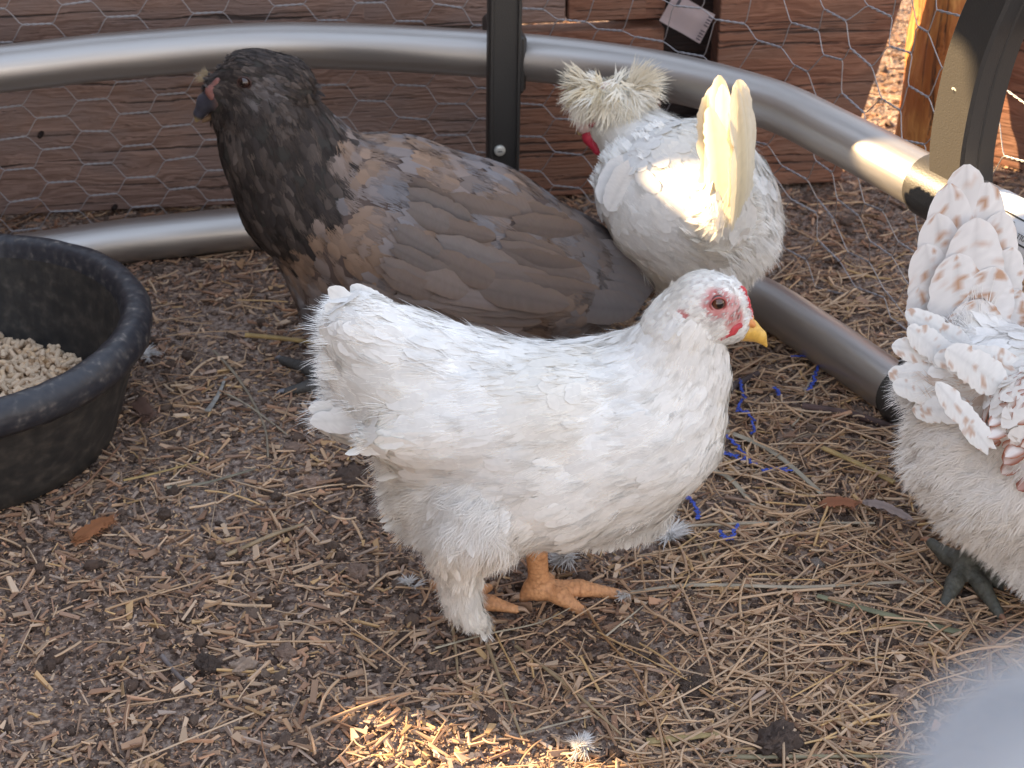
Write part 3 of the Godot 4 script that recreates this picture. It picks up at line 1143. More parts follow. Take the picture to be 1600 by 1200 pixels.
func feather_kit() -> void:
	feather_mat = mat(Color.WHITE, 0.75, true)
	feather_mat.backlight_enabled = true
	feather_mat.backlight = Color(0.5, 0.5, 0.5)
	feather_mat.metallic_specular = 0.25
	dark_mat = mat(Color.WHITE, 0.7, true)
	dark_mat.metallic_specular = 0.3
	m_feather = feather_mesh(dark_mat, 0.34, 0.05, 0.35, Color(1.14, 1.12, 1.1), 12, 0.3)
	m_soft = feather_mesh(feather_mat, 0.27, 0.10, 0.22, Color.WHITE, 12, 0.05)
	m_laced = feather_mesh(feather_mat, 0.36, 0.08, 0.35, Color(0.40, 0.13, 0.055), 12, 0.1)
	m_hackle = feather_mesh(feather_mat, 0.18, 0.10, 0.3, Color.WHITE, 10, 0.1)
	m_darkh = feather_mesh(dark_mat, 0.17, 0.10, 0.3, Color(1.35, 1.28, 1.2), 10, 0.25)
	m_down = down_mesh(feather_mat, 24, 0.6, 0.012, 5)
	m_darkdown = down_mesh(dark_mat, 24, 0.6, 0.014, 15)
	m_downf = down_mesh(feather_mat, 13, 0.5, 0.030, 6)
	m_crest = down_mesh(feather_mat, 16, 0.34, 0.017, 9)
	m_fine = down_mesh(feather_mat, 18, 0.17, 0.017, 12, 0.2)
	m_darkfine = down_mesh(dark_mat, 14, 0.15, 0.020, 13, 0.2)


func scale_mat(col: Color) -> StandardMaterial3D:
	var m := mat(col, 0.6, true)
	var t := NoiseTexture2D.new()
	t.width = 256
	t.height = 256
	t.seamless = true
	var nz := FastNoiseLite.new()
	nz.noise_type = FastNoiseLite.TYPE_CELLULAR
	nz.frequency = 0.09
	t.noise = nz
	m.heightmap_enabled = true
	m.heightmap_texture = t
	m.heightmap_scale = 0.10
	var tint_t: NoiseTexture2D = t.duplicate()
	var gr := Gradient.new()
	gr.offsets = PackedFloat32Array([0.0, 0.45, 1.0])
	gr.colors = PackedColorArray([Color(1, 1, 1), Color(0.93, 0.91, 0.9), Color(0.66, 0.6, 0.56)])
	tint_t.color_ramp = gr
	m.albedo_texture = tint_t
	m.uv1_triplanar = true
	m.uv1_scale = Vector3(11, 11, 11)
	return m


# shallow overlapping swells, as feathers make under a smooth coat
func ruffle(body: MB, amp: float) -> void:
	for i in body.v.size():
		var p := body.v[i]
		body.v[i] += body.n[i] * amp * (fine.get_noise_3d(p.x * 7.0, p.y * 13.0, p.z * 13.0) + 0.5)
	recompute(body)


func clothe(hen: Node3D, pl: Dictionary, flat_mesh: ArrayMesh, down_name := "down", flat_name := "plumage") -> void:
	if pl.flat[0].size():
		many(flat_name, flat_mesh, pl.flat[0], pl.flat[1], hen)
	if pl.laced[0].size():
		many("laced_feathers", m_laced, pl.laced[0], pl.laced[1], hen)
	if pl.hackle[0].size():
		many("hackle_feathers", m_darkh, pl.hackle[0], pl.hackle[1], hen)
	if pl.fine[0].size():
		many("fine_plumage", m_darkfine if flat_mesh == m_feather or flat_mesh == m_darkh else m_fine, pl.fine[0], pl.fine[1], hen)
	if pl.down[0].size():
		many(down_name, m_darkdown if flat_mesh == m_feather or flat_mesh == m_darkh else m_down, pl.down[0], pl.down[1], hen)


func eye(hen: Node3D, p: Vector3, dir: Vector3, r: float, iris: Color) -> void:
	var mb := MB.new()
	for i in 11:
		for k in 20:
			var th := PI * 0.62 * i / 10.0
			var a := TAU * k / 20
			var e := Vector3(sin(th) * cos(a), sin(th) * sin(a), cos(th))
			var ang := rad_to_deg(th)
			var col := lin(0.004, 0.003, 0.003) if ang < 33.0 else iris if ang < 62.0 else lin(0.05, 0.02, 0.015)
			mb.vert(e * r, e, col.srgb_to_linear())
	for i in 10:
		for k in 20:
			mb.quad(i * 20 + k, i * 20 + (k + 1) % 20, (i + 1) * 20 + (k + 1) % 20, (i + 1) * 20 + k)
	var m := mat(Color.WHITE, 0.08, true)
	m.clearcoat_enabled = true
	m.clearcoat = 1.0
	m.clearcoat_roughness = 0.03
	var o := obj("eye", mb.mesh(m), hen)
	o.transform = Transform3D(Basis.looking_at(-dir, Vector3.UP), p)


func blob(called: String, hen: Node3D, bones: Array, cell: float, col: Color, rough: float, bump := 0.0, sss := 0.0) -> MeshInstance3D:
	var mb := field_mesh(bones, cell, 500.0)
	for i in mb.v.size():
		mb.c[i] = col * (1.0 + 0.25 * fine.get_noise_3dv(mb.v[i] * 90.0))
		if bump > 0.0:
			mb.v[i] += mb.n[i] * bump * fine.get_noise_3dv(mb.v[i] * 140.0)
	var m := mat(Color.WHITE, rough, true)
	if sss > 0.0:
		m.subsurf_scatter_enabled = true
		m.subsurf_scatter_strength = sss
	return obj(called, mb.mesh(m), hen)


func build_white_hen() -> void:
	feather_kit()
	var g := Vector3(0.0, 0, -1.235)
	var hen := thing("white_hen", "plump all white hen with a small red comb, walking right in front", "chicken", g)
	var B := []
	var add := func(a: Vector3, ra: float, b: Vector3, rb: float, fl: float, so: float, flow: Vector3) -> void:
		B.append(V4(a, ra, b, rb, fl, so, flow.normalized(), g))
	add.call(Vector3(0.1462, 0.2955, -1.235), 0.0299, Vector3(0.1284, 0.242, -1.235), 0.0424, 0.017, 0.12, Vector3(-0.5, -1, 0.1))
	add.call(Vector3(0.1275, 0.1883, -1.235), 0.0454, Vector3(0.1275, 0.187, -1.235), 0.0455, 0.020, 0.2, Vector3(-0.7, -0.7, 0.1))
	add.call(Vector3(0.1548, 0.2464, -1.235), 0.0239, Vector3(0.1361, 0.1935, -1.235), 0.0409, 0.017, 0.15, Vector3(-0.3, -1, 0.1))
	add.call(Vector3(0.0911, 0.1987, -1.235), 0.0729, Vector3(0.0334, 0.1792, -1.235), 0.0878, 0.023, 0.15, Vector3(-1, -0.28, 0))
	add.call(Vector3(-0.1032, 0.2464, -1.235), 0.038, Vector3(-0.1291, 0.2495, -1.235), 0.0239, 0.031, 0.15, Vector3(-1, 0.1, 0))
	add.call(Vector3(-0.0357, 0.2116, -1.235), 0.0649, Vector3(-0.0605, 0.2116, -1.235), 0.0616, 0.026, 0.12, Vector3(-1, -0.12, 0))
	add.call(Vector3(-0.0814, 0.2495, -1.235), 0.0477, Vector3(-0.1251, 0.2913, -1.235), 0.0267, 0.031, 0.12, Vector3(-1, 0.3, 0))
	add.call(Vector3(-0.0991, 0.2084, -1.235), 0.0341, Vector3(-0.14, 0.2052, -1.235), 0.0198, 0.031, 0.15, Vector3(-1, 0, 0))
	add.call(Vector3(-0.0565, 0.1326, -1.235), 0.0497, Vector3(-0.0565, 0.1313, -1.235), 0.0497, 0.026, 0.85, Vector3(-0.8, -0.5, 0))
	add.call(Vector3(0.0451, 0.138, -1.235), 0.0541, Vector3(0.1041, 0.1427, -1.235), 0.0428, 0.021, 0.35, Vector3(-0.6, -0.8, 0))
	add.call(Vector3(-0.0246, 0.1395, -1.185), 0.0372, Vector3(-0.0219, 0.1382, -1.185), 0.0372, 0.026, 0.9, Vector3(-0.25, -1, 0.1))
	add.call(Vector3(0.0892, 0.102, -1.25), 0.0311, Vector3(0.1213, 0.0916, -1.25), 0.0173, 0.018, 0.9, Vector3(-0.1, -1, 0))
	add.call(Vector3(0.0321, 0.2325, -1.2), 0.0353, Vector3(-0.1138, 0.2173, -1.176), 0.0074, 0.028, 0.04, Vector3(-1, -0.1, 0))
	add.call(Vector3(-0.0473, 0.1111, -1.178), 0.0209, Vector3(-0.0453, 0.0404, -1.185), 0.0096, 0.020, 0.8, Vector3(0.0, -1, 0.1))
	add.call(Vector3(-0.0367, 0.0387, -1.178), 0.0056, Vector3(-0.0238, 0.0233, -1.175), 0.0028, 0.016, 0.6, Vector3(0.6, -1, 0.1))
	var skinm := mat(Color.WHITE, 0.8, true)
	var body := field_mesh(B, 0.007, 110.0)
	for i in body.v.size():
		body.c[i] = Color(0.88, 0.86, 0.82)
	ruffle(body, 0.0030)
	obj("body", body.mesh(skinm), hen)
	clothe(hen, plumage(body, B, "white", 7.0, [], func(_p, c): return c, 0.62), m_soft)
	# head
	var H := []
	H.append(V4(Vector3(0.158, 0.3141, -1.235), 0.0265, Vector3(0.1655, 0.3129, -1.235), 0.026, 0.0085, 0.2, Vector3(-1, -0.35, 0.05), g))
	H.append(V4(Vector3(0.1715, 0.3021, -1.235), 0.0234, Vector3(0.1813, 0.2985, -1.235), 0.016, 0.0065, 0.2, Vector3(-1, -0.3, 0.05), g))
	H.append(V4(Vector3(0.1466, 0.2985, -1.235), 0.0288, Vector3(0.1392, 0.2864, -1.235), 0.0321, 0.009, 0.15, Vector3(-0.7, -1, 0.05), g))
	H.append(V4(Vector3(0.1657, 0.2913, -1.235), 0.0182, Vector3(0.1817, 0.2913, -1.235), 0.0107, 0.006, 0.5, Vector3(-1, -0.5, 0.05), g))
	var eq := Vector2(0.1676, 0.3257)
	var ep := onto(H, eq - Vector2(g.x, g.y), 0.08, 300.0)
	var ear := onto(H, Vector2(0.1393, 0.3161) - Vector2(g.x, g.y), 0.08, 300.0)
	var face := onto(H, Vector2(0.1836, 0.3091) - Vector2(g.x, g.y), 0.08, 300.0)
	var front := onto(H, Vector2(0.1817, 0.3221) - Vector2(g.x, g.y), 0.08, 300.0)
	var hb := field_mesh(H, 0.003, 300.0)
	for i in hb.v.size():
		var p := hb.v[i]
		var k := maxf(maxf(smoothstep(0.0175, 0.0100, p.distance_to(ep)), smoothstep(0.0075, 0.0045, p.distance_to(ear))), smoothstep(0.0145, 0.007, p.distance_to(face)))
		k = maxf(k, smoothstep(0.012, 0.006, p.distance_to(front)) * 0.8)
		k *= clampf(0.9 + fine.get_noise_3dv(p * 60.0) * 0.6, 0.5, 1.0)
		hb.c[i] = Color(0.80, 0.77, 0.73).lerp(Color(0.52, 0.15, 0.14), k)
	var hd := obj("head", hb.mesh(skinm), hen)
	clothe(hd, plumage(hb, H, "white", 3.6, [[ep, 0.0148], [ear, 0.0055], [face, 0.0125], [front, 0.0105]], func(_p, c): return c, 0.8), m_hackle, "head_down", "head_feathers")
	# thin white hairs over the red cheek
	var xf := []
	var cc := PackedColorArray()
	for i in 170:
		var q := Vector2(ep.x, ep.y) + Vector2(rng.randf_range(-0.022, 0.020), rng.randf_range(-0.017, 0.016))
		var p := onto(H, q, 0.08, 300.0)
		var dd := p.distance_to(ep)
		if dd < 0.0085 or p.z < 0.005:
			continue
		var nn: Vector3 = (p - H[0][0]).normalized()
		var y := Vector3(-1, -0.35 + rng.randfn(0, 0.25), 0)
		y = (y - nn * y.dot(nn)).normalized() * 0.96 + nn * 0.2
		var x := y.cross(nn).normalized()
		var L := rng.randf_range(0.003, 0.006)
		xf.append(Transform3D(Basis(x * L, y * L, x.cross(y) * L), p))
		cc.append(Color(0.82, 0.76, 0.72) * rng.randf_range(0.8, 1.05))
	many("cheek_hairs", m_downf, xf, cc, hd)
	eye(hd, ep - Vector3(0, 0, 0.0025), Vector3(0.25, 0.05, 1).normalized(), 0.0062, lin(0.10, 0.032, 0.012))
	var lid := MB.new()
	var ring := PackedVector3Array()
	for i in 25:
		var a := TAU * i / 24
		ring.append(ep + Vector3(cos(a) * 0.0066, sin(a) * 0.0060, 0.0008 - 0.0016 * cos(a) * 0.6))
	sweep(lid, ring, const_rad(25, 0.0009), 6, Color.WHITE, false, 1.0, Vector3(0, 0, 1))
	obj("eyelid", lid.mesh(mat(lin(0.40, 0.10, 0.09), 0.6)), hd)
	var red := Color(0.55, 0.055, 0.065)
	var cb := []
	for q in [[Vector3(0.1883, 0.3289, -1.235), 0.0016], [Vector3(0.1911, 0.3254, -1.235), 0.0024], [Vector3(0.1921, 0.3195, -1.235), 0.0021], [Vector3(0.1945, 0.3159, -1.235), 0.0026], [Vector3(0.1949, 0.3099, -1.235), 0.0024], [Vector3(0.1968, 0.3057, -1.235), 0.0029], [Vector3(0.196, 0.3009, -1.235), 0.0037]]:
		cb.append([q[0] - g, q[1], q[0] - g + Vector3(-0.004, -0.003, 0), q[1] * 1.1])
	blob("comb", hd, cb, 0.0016, red, 0.55, 0.001, 0.2)
	for s in [1, -1]:
		var w := []
		for q in [[Vector3(0.1612, 0.2978, -1.215), 0.0018, Vector3(0.1709, 0.2942, -1.215), 0.0029], [Vector3(0.1709, 0.2942, -1.215), 0.0029, Vector3(0.1825, 0.2967, -1.217), 0.0026], [Vector3(0.1812, 0.3009, -1.217), 0.0026, Vector3(0.1877, 0.3022, -1.219), 0.0026]]:
			w.append([(q[0] - g) * Vector3(1, 1, s), q[1], (q[2] - g) * Vector3(1, 1, s), q[3]])
		blob("wattle", hd, w, 0.0016, red, 0.55, 0.0006, 0.2)
	var up := [[Vector3(0.185, 0.2913, -1.235), 0.0096], [Vector3(0.1979, 0.2901, -1.235), 0.0078], [Vector3(0.2075, 0.2834, -1.235), 0.0046], [Vector3(0.2141, 0.2736, -1.235), 0.0012]]
	var bk := []
	for i in 3:
		bk.append([up[i][0] - g, up[i][1], up[i + 1][0] - g, up[i + 1][1]])
	blob("upper_beak", hd, bk, 0.0014, Color(0.72, 0.43, 0.09), 0.38)
	var lk := [[Vector3(0.1848, 0.2858, -1.235) - g, 0.0055, Vector3(0.2061, 0.2797, -1.235) - g, 0.0022]]
	blob("lower_beak", hd, lk, 0.0014, Color(0.60, 0.36, 0.12), 0.4)
	for s in [1, -1]:
		var ns := [[(Vector3(0.1966, 0.2994, -1.23) - g) * Vector3(1, 1, s) + Vector3(0, 0, 0.001 * s), 0.0036, (Vector3(0.1998, 0.2975, -1.229) - g) * Vector3(1, 1, s), 0.003]]
		blob("nostril", hd, ns, 0.0013, Color(0.68, 0.27, 0.08), 0.45)
	# legs
	var lm := scale_mat(lin(0.80, 0.42, 0.20))
	var cm := mat(lin(0.45, 0.30, 0.2), 0.5)
	leg(hen, Vector3(0.0221, 0.06, -1.24) - g, Vector3(0.0254, 0.016, -1.243) - g, [Vector3(0.0106, 0.005, -1.242) - g, Vector3(0.0631, 0.006, -1.221) - g, Vector3(0.0984, 0.006, -1.246) - g, Vector3(0.036, 0.006, -1.269) - g], 0.0088, lm, cm)
	leg(hen, Vector3(-0.0451, 0.04, -1.223) - g, Vector3(-0.0428, 0.012, -1.229) - g, [Vector3(0.0035, 0.006, -1.223) - g, Vector3(-0.0729, 0.006, -1.26) - g, Vector3(-0.0215, 0.006, -1.256) - g], 0.0075, lm, cm)
	# tail and wing-tip feathers
	var vanes := []
	for q in [[Vector3(-0.0806, 0.2728, -1.232), Vector3(-0.1514, 0.3272, -1.235)], [Vector3(-0.0757, 0.2749, -1.245), Vector3(-0.1345, 0.322, -1.25)], [Vector3(-0.0802, 0.2692, -1.222), Vector3(-0.1541, 0.3153, -1.228)], [Vector3(-0.0814, 0.2591, -1.24), Vector3(-0.1491, 0.3185, -1.245)], [Vector3(-0.0857, 0.2263, -1.2), Vector3(-0.1728, 0.2109, -1.215)], [Vector3(-0.0862, 0.2265, -1.21), Vector3(-0.1741, 0.2194, -1.222)]]:
		vanes.append([[q[0]], [q[1]], rng.randf_range(0.011, 0.014)])
	for q in vanes:
		var mb := MB.new()
		vane(mb, q[0][0] - g, q[1][0] - g, Vector3(-0.1, 0.35, 1), q[2], 0.004, Color(0.85, 0.84, 0.81), Color(0.86, 0.85, 0.83), 0.22)
		obj("tail_feather", mb.mesh(feather_mat), hen)


func build_brown_hen() -> void:
	var g := Vector3(-0.10, 0, -1.70)
	var hen := thing("brown_hen", "large brown and grey hen with a dark bearded head, facing left", "chicken", g)
	var B := []
	var add := func(a: Vector3, ra: float, b: Vector3, rb: float, fl: float, so: float, flow: Vector3) -> void:
		B.append(V4(a, ra, b, rb, fl, so, flow.normalized(), g))
	add.call(Vector3(-0.2564, 0.298, -1.69), 0.0533, Vector3(-0.2291, 0.2429, -1.69), 0.068, 0.026, 0.1, Vector3(0.35, -1, 0.1))
	add.call(Vector3(-0.266, 0.2732, -1.67), 0.0423, Vector3(-0.2429, 0.2102, -1.67), 0.05, 0.024, 0.25, Vector3(0.3, -1, 0.1))
	add.call(Vector3(-0.1937, 0.1898, -1.69), 0.0789, Vector3(-0.18, 0.1392, -1.69), 0.0757, 0.028, 0.05, Vector3(0.55, -1, 0.05))
	add.call(Vector3(-0.1282, 0.1659, -1.7), 0.1054, Vector3(-0.0431, 0.1384, -1.7), 0.0976, 0.034, 0.0, Vector3(1, -0.55, 0))
	add.call(Vector3(-0.0431, 0.1384, -1.7), 0.0976, Vector3(0.047, 0.1088, -1.7), 0.0752, 0.040, 0.0, Vector3(1, -0.45, 0))
	add.call(Vector3(0.0651, 0.1104, -1.7), 0.0622, Vector3(0.1444, 0.1144, -1.7), 0.0246, 0.048, 0.0, Vector3(1, -0.3, 0))
	add.call(Vector3(-0.145, 0.0831, -1.69), 0.0638, Vector3(0.0364, 0.0667, -1.69), 0.051, 0.036, 0.2, Vector3(1, -0.35, 0))
	add.call(Vector3(-0.1244, 0.1656, -1.635), 0.0636, Vector3(0.0423, 0.1062, -1.645), 0.031, 0.036, 0.0, Vector3(1, -0.5, 0))
	add.call(Vector3(-0.1998, 0.0905, -1.66), 0.0328, Vector3(-0.1879, 0.0417, -1.66), 0.0188, 0.024, 0.6, Vector3(0.2, -1, 0))
	var skinm := mat(Color.WHITE, 0.85, true)
	var body := field_mesh(B, 0.0075, 110.0)
	var n0: Vector3 = Vector3(-0.2656, 0.3124, -1.69) - g
	var n1: Vector3 = Vector3(-0.2571, 0.237, -1.66) - g
	var darkness := func(p: Vector3) -> float:
		var ab := n1 - n0
		var h := clampf((p - n0).dot(ab) / ab.length_squared(), 0.0, 1.0)
		var d := (p - n0 - ab * h).length()
		return smoothstep(0.095, 0.078, d + 0.022 * fine.get_noise_3dv(p * 12.0) + rng.randf_range(-0.008, 0.008))
	var paint := func(p: Vector3, c: Color) -> Color:
		var dk: float = darkness.call(p)
		if rng.randf() < dk:
			var dc := tint("dark", p, 0.0)
			dc.a = 0.8
			return dc
		var rear := smoothstep(0.05, 0.24, p.x - 0.0)
		return c.lerp(Color(0.135, 0.118, 0.112) * rng.randf_range(0.8, 1.25), rear * 0.7)
	for i in body.v.size():
		body.c[i] = Color(0.03, 0.024, 0.022) if darkness.call(body.v[i]) > 0.5 else Color(0.10, 0.07, 0.055)
	obj("body", body.mesh(skinm), hen)
	clothe(hen, plumage(body, B, "brown", 3.8, [], paint, 0.6), m_feather)
	# wing feathers lying on the near flank
	var W := []
	for r in 3:
		var cnt: int = [9, 8, 7][r]
		for i in cnt:
			var t := float(i) / (cnt - 1)
			var a0: Vector2 = [Vector2(-0.0993, 0.2556), Vector2(-0.0733, 0.234), Vector2(-0.1089, 0.1598)][r]
			var a1: Vector2 = [Vector2(-0.1536, 0.1484), Vector2(-0.1097, 0.1331), Vector2(-0.11, 0.1231)][r]
			var L: float = [0.062, 0.085, 0.15][r]
			var an: float = [lerpf(-0.42, -0.62, t), lerpf(-0.36, -0.52, t), lerpf(-0.22, -0.30, t)][r]
			W.append([a0.lerp(a1, t + rng.randf_range(-0.04, 0.04)) + Vector2(rng.randf_range(-0.012, 0.012), 0), L * rng.randf_range(0.75, 1.15), an + rng.randf_range(-0.09, 0.09), [0.0125, 0.0135, 0.0125][r] * rng.randf_range(0.8, 1.15), r])
	for r in 9:
		var t := r / 8.0
		W.append([Vector2(0, 0.223).lerp(Vector2(-0.0136, 0.1522), t) + Vector2(rng.randf_range(-0.02, 0.02), 0), lerpf(0.08, 0.13, t) * rng.randf_range(0.7, 1.1), lerpf(-0.5, -0.28, t) + rng.randf_range(-0.1, 0.1), rng.randf_range(0.012, 0.017), 3])
	for q in W:
		var mb := MB.new()
		var o2 := Vector2(q[0].x - g.x, q[0].y)
		var e2: Vector2 = o2 + Vector2(cos(q[2]), sin(q[2])) * q[1]
		var pa := onto(B, o2, 0.25)
		var pb := onto(B, e2, 0.25)
		if pb.z < pa.z - 0.05 or pa.z < -0.05:
			continue
		var lift: float = [0.006, 0.005, 0.004, 0.005][q[4]]
		var base := Color(0.19, 0.175, 0.17).lerp(Color(0.19, 0.125, 0.09), rng.randf() * 0.8)
		if q[4] == 3:
			base = Color(0.115, 0.10, 0.098).lerp(Color(0.16, 0.115, 0.09), rng.randf() * 0.5)
		if q[4] == 2:
			base = base.lerp(Color(0.14, 0.13, 0.14), 0.5)
		base = base.lerp(Color(0.215, 0.172, 0.150), 0.5) * rng.randf_range(0.86, 1.1)
		vane(mb, pa + Vector3(0, 0, lift), pb + Vector3(0, 0, lift + 0.003), Vector3(0, 0.3, 1), q[3], 0.006, base, base.lerp(Color(0.20, 0.14, 0.105), 0.5), 0.14, rng.randf_range(-0.15, 0.25))
		obj(["wing_covert", "wing_covert", "flight_feather", "tail_covert"][q[4]], mb.mesh(dark_mat), hen)
	for k in 7:
		var mb := MB.new()
		var t := k / 6.0
		var a := Vector3(0.0631, 0.1536, -1.66).lerp(Vector3(0.0559, 0.1139, -1.63), t) - g
		var b := Vector3(0.1843, 0.1264, -1.7).lerp(Vector3(0.142, 0.0917, -1.65), t) - g
		var c := Color(0.17, 0.155, 0.155) * lerpf(1.1, 0.8, t) * rng.randf_range(0.85, 1.15)
		vane(mb, a, b, Vector3(0, 0.6, 1), 0.021, 0.008, c, c.lerp(Color(0.17, 0.14, 0.125), 0.6), 0.08, 0.1 + 0.05 * k)
		obj("tail_feather", mb.mesh(dark_mat), hen)
	# head
	var H := []
	H.append(V4(Vector3(-0.2621, 0.3409, -1.69), 0.0338, Vector3(-0.2437, 0.3339, -1.69), 0.0366, 0.013, 0.15, Vector3(1, -0.25, 0.1), g))
	H.append(V4(Vector3(-0.2794, 0.3442, -1.685), 0.0323, Vector3(-0.3016, 0.3361, -1.68), 0.0215, 0.010, 0.15, Vector3(1, -0.15, 0.1), g))
	H.append(V4(Vector3(-0.2735, 0.3167, -1.675), 0.0324, Vector3(-0.2547, 0.2966, -1.675), 0.0421, 0.018, 0.6, Vector3(0.5, -1, 0.25), g))
	H.append(V4(Vector3(-0.2974, 0.3062, -1.68), 0.0204, Vector3(-0.2759, 0.2993, -1.668), 0.0298, 0.018, 0.85, Vector3(0.5, -1, 0.3), g))
	var ep := onto(H, Vector2(-0.2764, 0.3547) - Vector2(g.x, g.y), 0.12, 300.0)
	var hb := field_mesh(H, 0.004, 260.0)
	for i in hb.v.size():
		hb.c[i] = Color(0.03, 0.024, 0.022)
	var hd := obj("head", hb.mesh(skinm), hen)
	var hp := func(p: Vector3, c: Color) -> Color:
		var cheek: float = smoothstep(0.030, 0.010, p.distance_to(ep + Vector3(0.022, -0.018, 0.002)))
		return tint("dark", p, 0.0).lerp(Color(0.15, 0.135, 0.135), cheek * rng.randf())
	clothe(hd, plumage(hb, H, "dark", 3.4, [[ep, 0.009], [Vector3(-0.3051, 0.3292, -1.672) - g, 0.017], [Vector3(-0.3114, 0.3404, -1.676) - g, 0.011]], hp, 0.5), m_darkh, "beard", "head_feathers")
	eye(hd, ep - Vector3(0, 0, 0.002), Vector3(-0.25, 0.05, 1).normalized(), 0.0066, lin(0.035, 0.013, 0.008))
	var lid := MB.new()
	var ring := PackedVector3Array()
	for i in 25:
		var a := TAU * i / 24
		ring.append(ep + Vector3(cos(a) * 0.0072, sin(a) * 0.0062, 0.0006 + 0.0012 * cos(a)))
	sweep(lid, ring, const_rad(25, 0.0011), 6, Color.WHITE, false, 1.0, Vector3(0, 0, 1))
	obj("eyelid", lid.mesh(mat(lin(0.045, 0.022, 0.018), 0.65)), hd)
	var bk := [[Vector3(-0.3058, 0.3337, -1.675) - g, 0.0155, Vector3(-0.3223, 0.3233, -1.68) - g, 0.0098], [Vector3(-0.3223, 0.3233, -1.68) - g, 0.0095, Vector3(-0.3316, 0.3105, -1.68) - g, 0.005], [Vector3(-0.3316, 0.3105, -1.68) - g, 0.005, Vector3(-0.3351, 0.3026, -1.68) - g, 0.0016], [Vector3(-0.3105, 0.325, -1.67) - g, 0.0062, Vector3(-0.2901, 0.3341, -1.655) - g, 0.0018]]
	var tipb: Vector3 = Vector3(-0.3351, 0.3026, -1.68) - g
	var mbk := field_mesh(bk, 0.0015, 480.0)
	for i in mbk.v.size():
		var p := mbk.v[i]
		var c := Color(0.045, 0.046, 0.062).lerp(Color(0.33, 0.25, 0.12), smoothstep(0.010, 0.004, p.distance_to(tipb)))
		mbk.c[i] = c.lerp(Color(0.16, 0.09, 0.065), smoothstep(-0.004, 0.012, p.x - (tipb.x + 0.022)))
	obj("upper_beak", mbk.mesh(mat(Color.WHITE, 0.4, true)), hd)
	blob("lower_beak", hd, [[Vector3(-0.3024, 0.3181, -1.675) - g, 0.0062, Vector3(-0.3272, 0.3034, -1.678) - g, 0.0024]], 0.0015, Color(0.17, 0.105, 0.06), 0.45)
	blob("comb", hd, [[Vector3(-0.3057, 0.3513, -1.667) - g, 0.004, Vector3(-0.3129, 0.3398, -1.668) - g, 0.0065], [Vector3(-0.3129, 0.3398, -1.668) - g, 0.0065, Vector3(-0.3116, 0.3356, -1.666) - g, 0.005]], 0.0015, Color(0.22, 0.095, 0.08), 0.75, 0.0008, 0.2)
	# pale wispy tuft on the far side of the brow
	var xf := []
	var cc := PackedColorArray()
	for i in 8:
		var p: Vector3 = Vector3(-0.321, 0.3501, -1.7).lerp(Vector3(-0.3274, 0.3388, -1.7), rng.randf()) - g
		var y := Vector3(-1, rng.randf_range(-0.2, 1.2), rng.randf_range(-0.3, 0.3)).normalized()
		var x := y.cross(Vector3(0, 0, 1)).normalized()
		var L := rng.randf_range(0.008, 0.014)
		xf.append(Transform3D(Basis(x * L, y * L, Vector3(0, 0, 1) * L), p))
		cc.append(Color(0.45, 0.36, 0.24))
	many("brow_tuft", m_downf, xf, cc, hd)
	var lm := scale_mat(lin(0.095, 0.097, 0.095))
	var cm := mat(lin(0.20, 0.2, 0.22), 0.5)
	leg(hen, Vector3(-0.1851, 0.0251, -1.66) - g, Vector3(-0.1948, 0.014, -1.624) - g, [Vector3(-0.2657, 0.006, -1.691) - g, Vector3(-0.2519, 0.006, -1.618) - g, Vector3(-0.2129, 0.006, -1.6) - g], 0.0085, lm, cm)
	leg(hen, Vector3(-0.1204, -0.0083, -1.72) - g, Vector3(-0.1228, 0.014, -1.643) - g, [Vector3(-0.1761, 0.006, -1.672) - g, Vector3(-0.1695, 0.006, -1.635) - g, Vector3(-0.1357, 0.006, -1.614) - g], 0.0085, lm, cm)


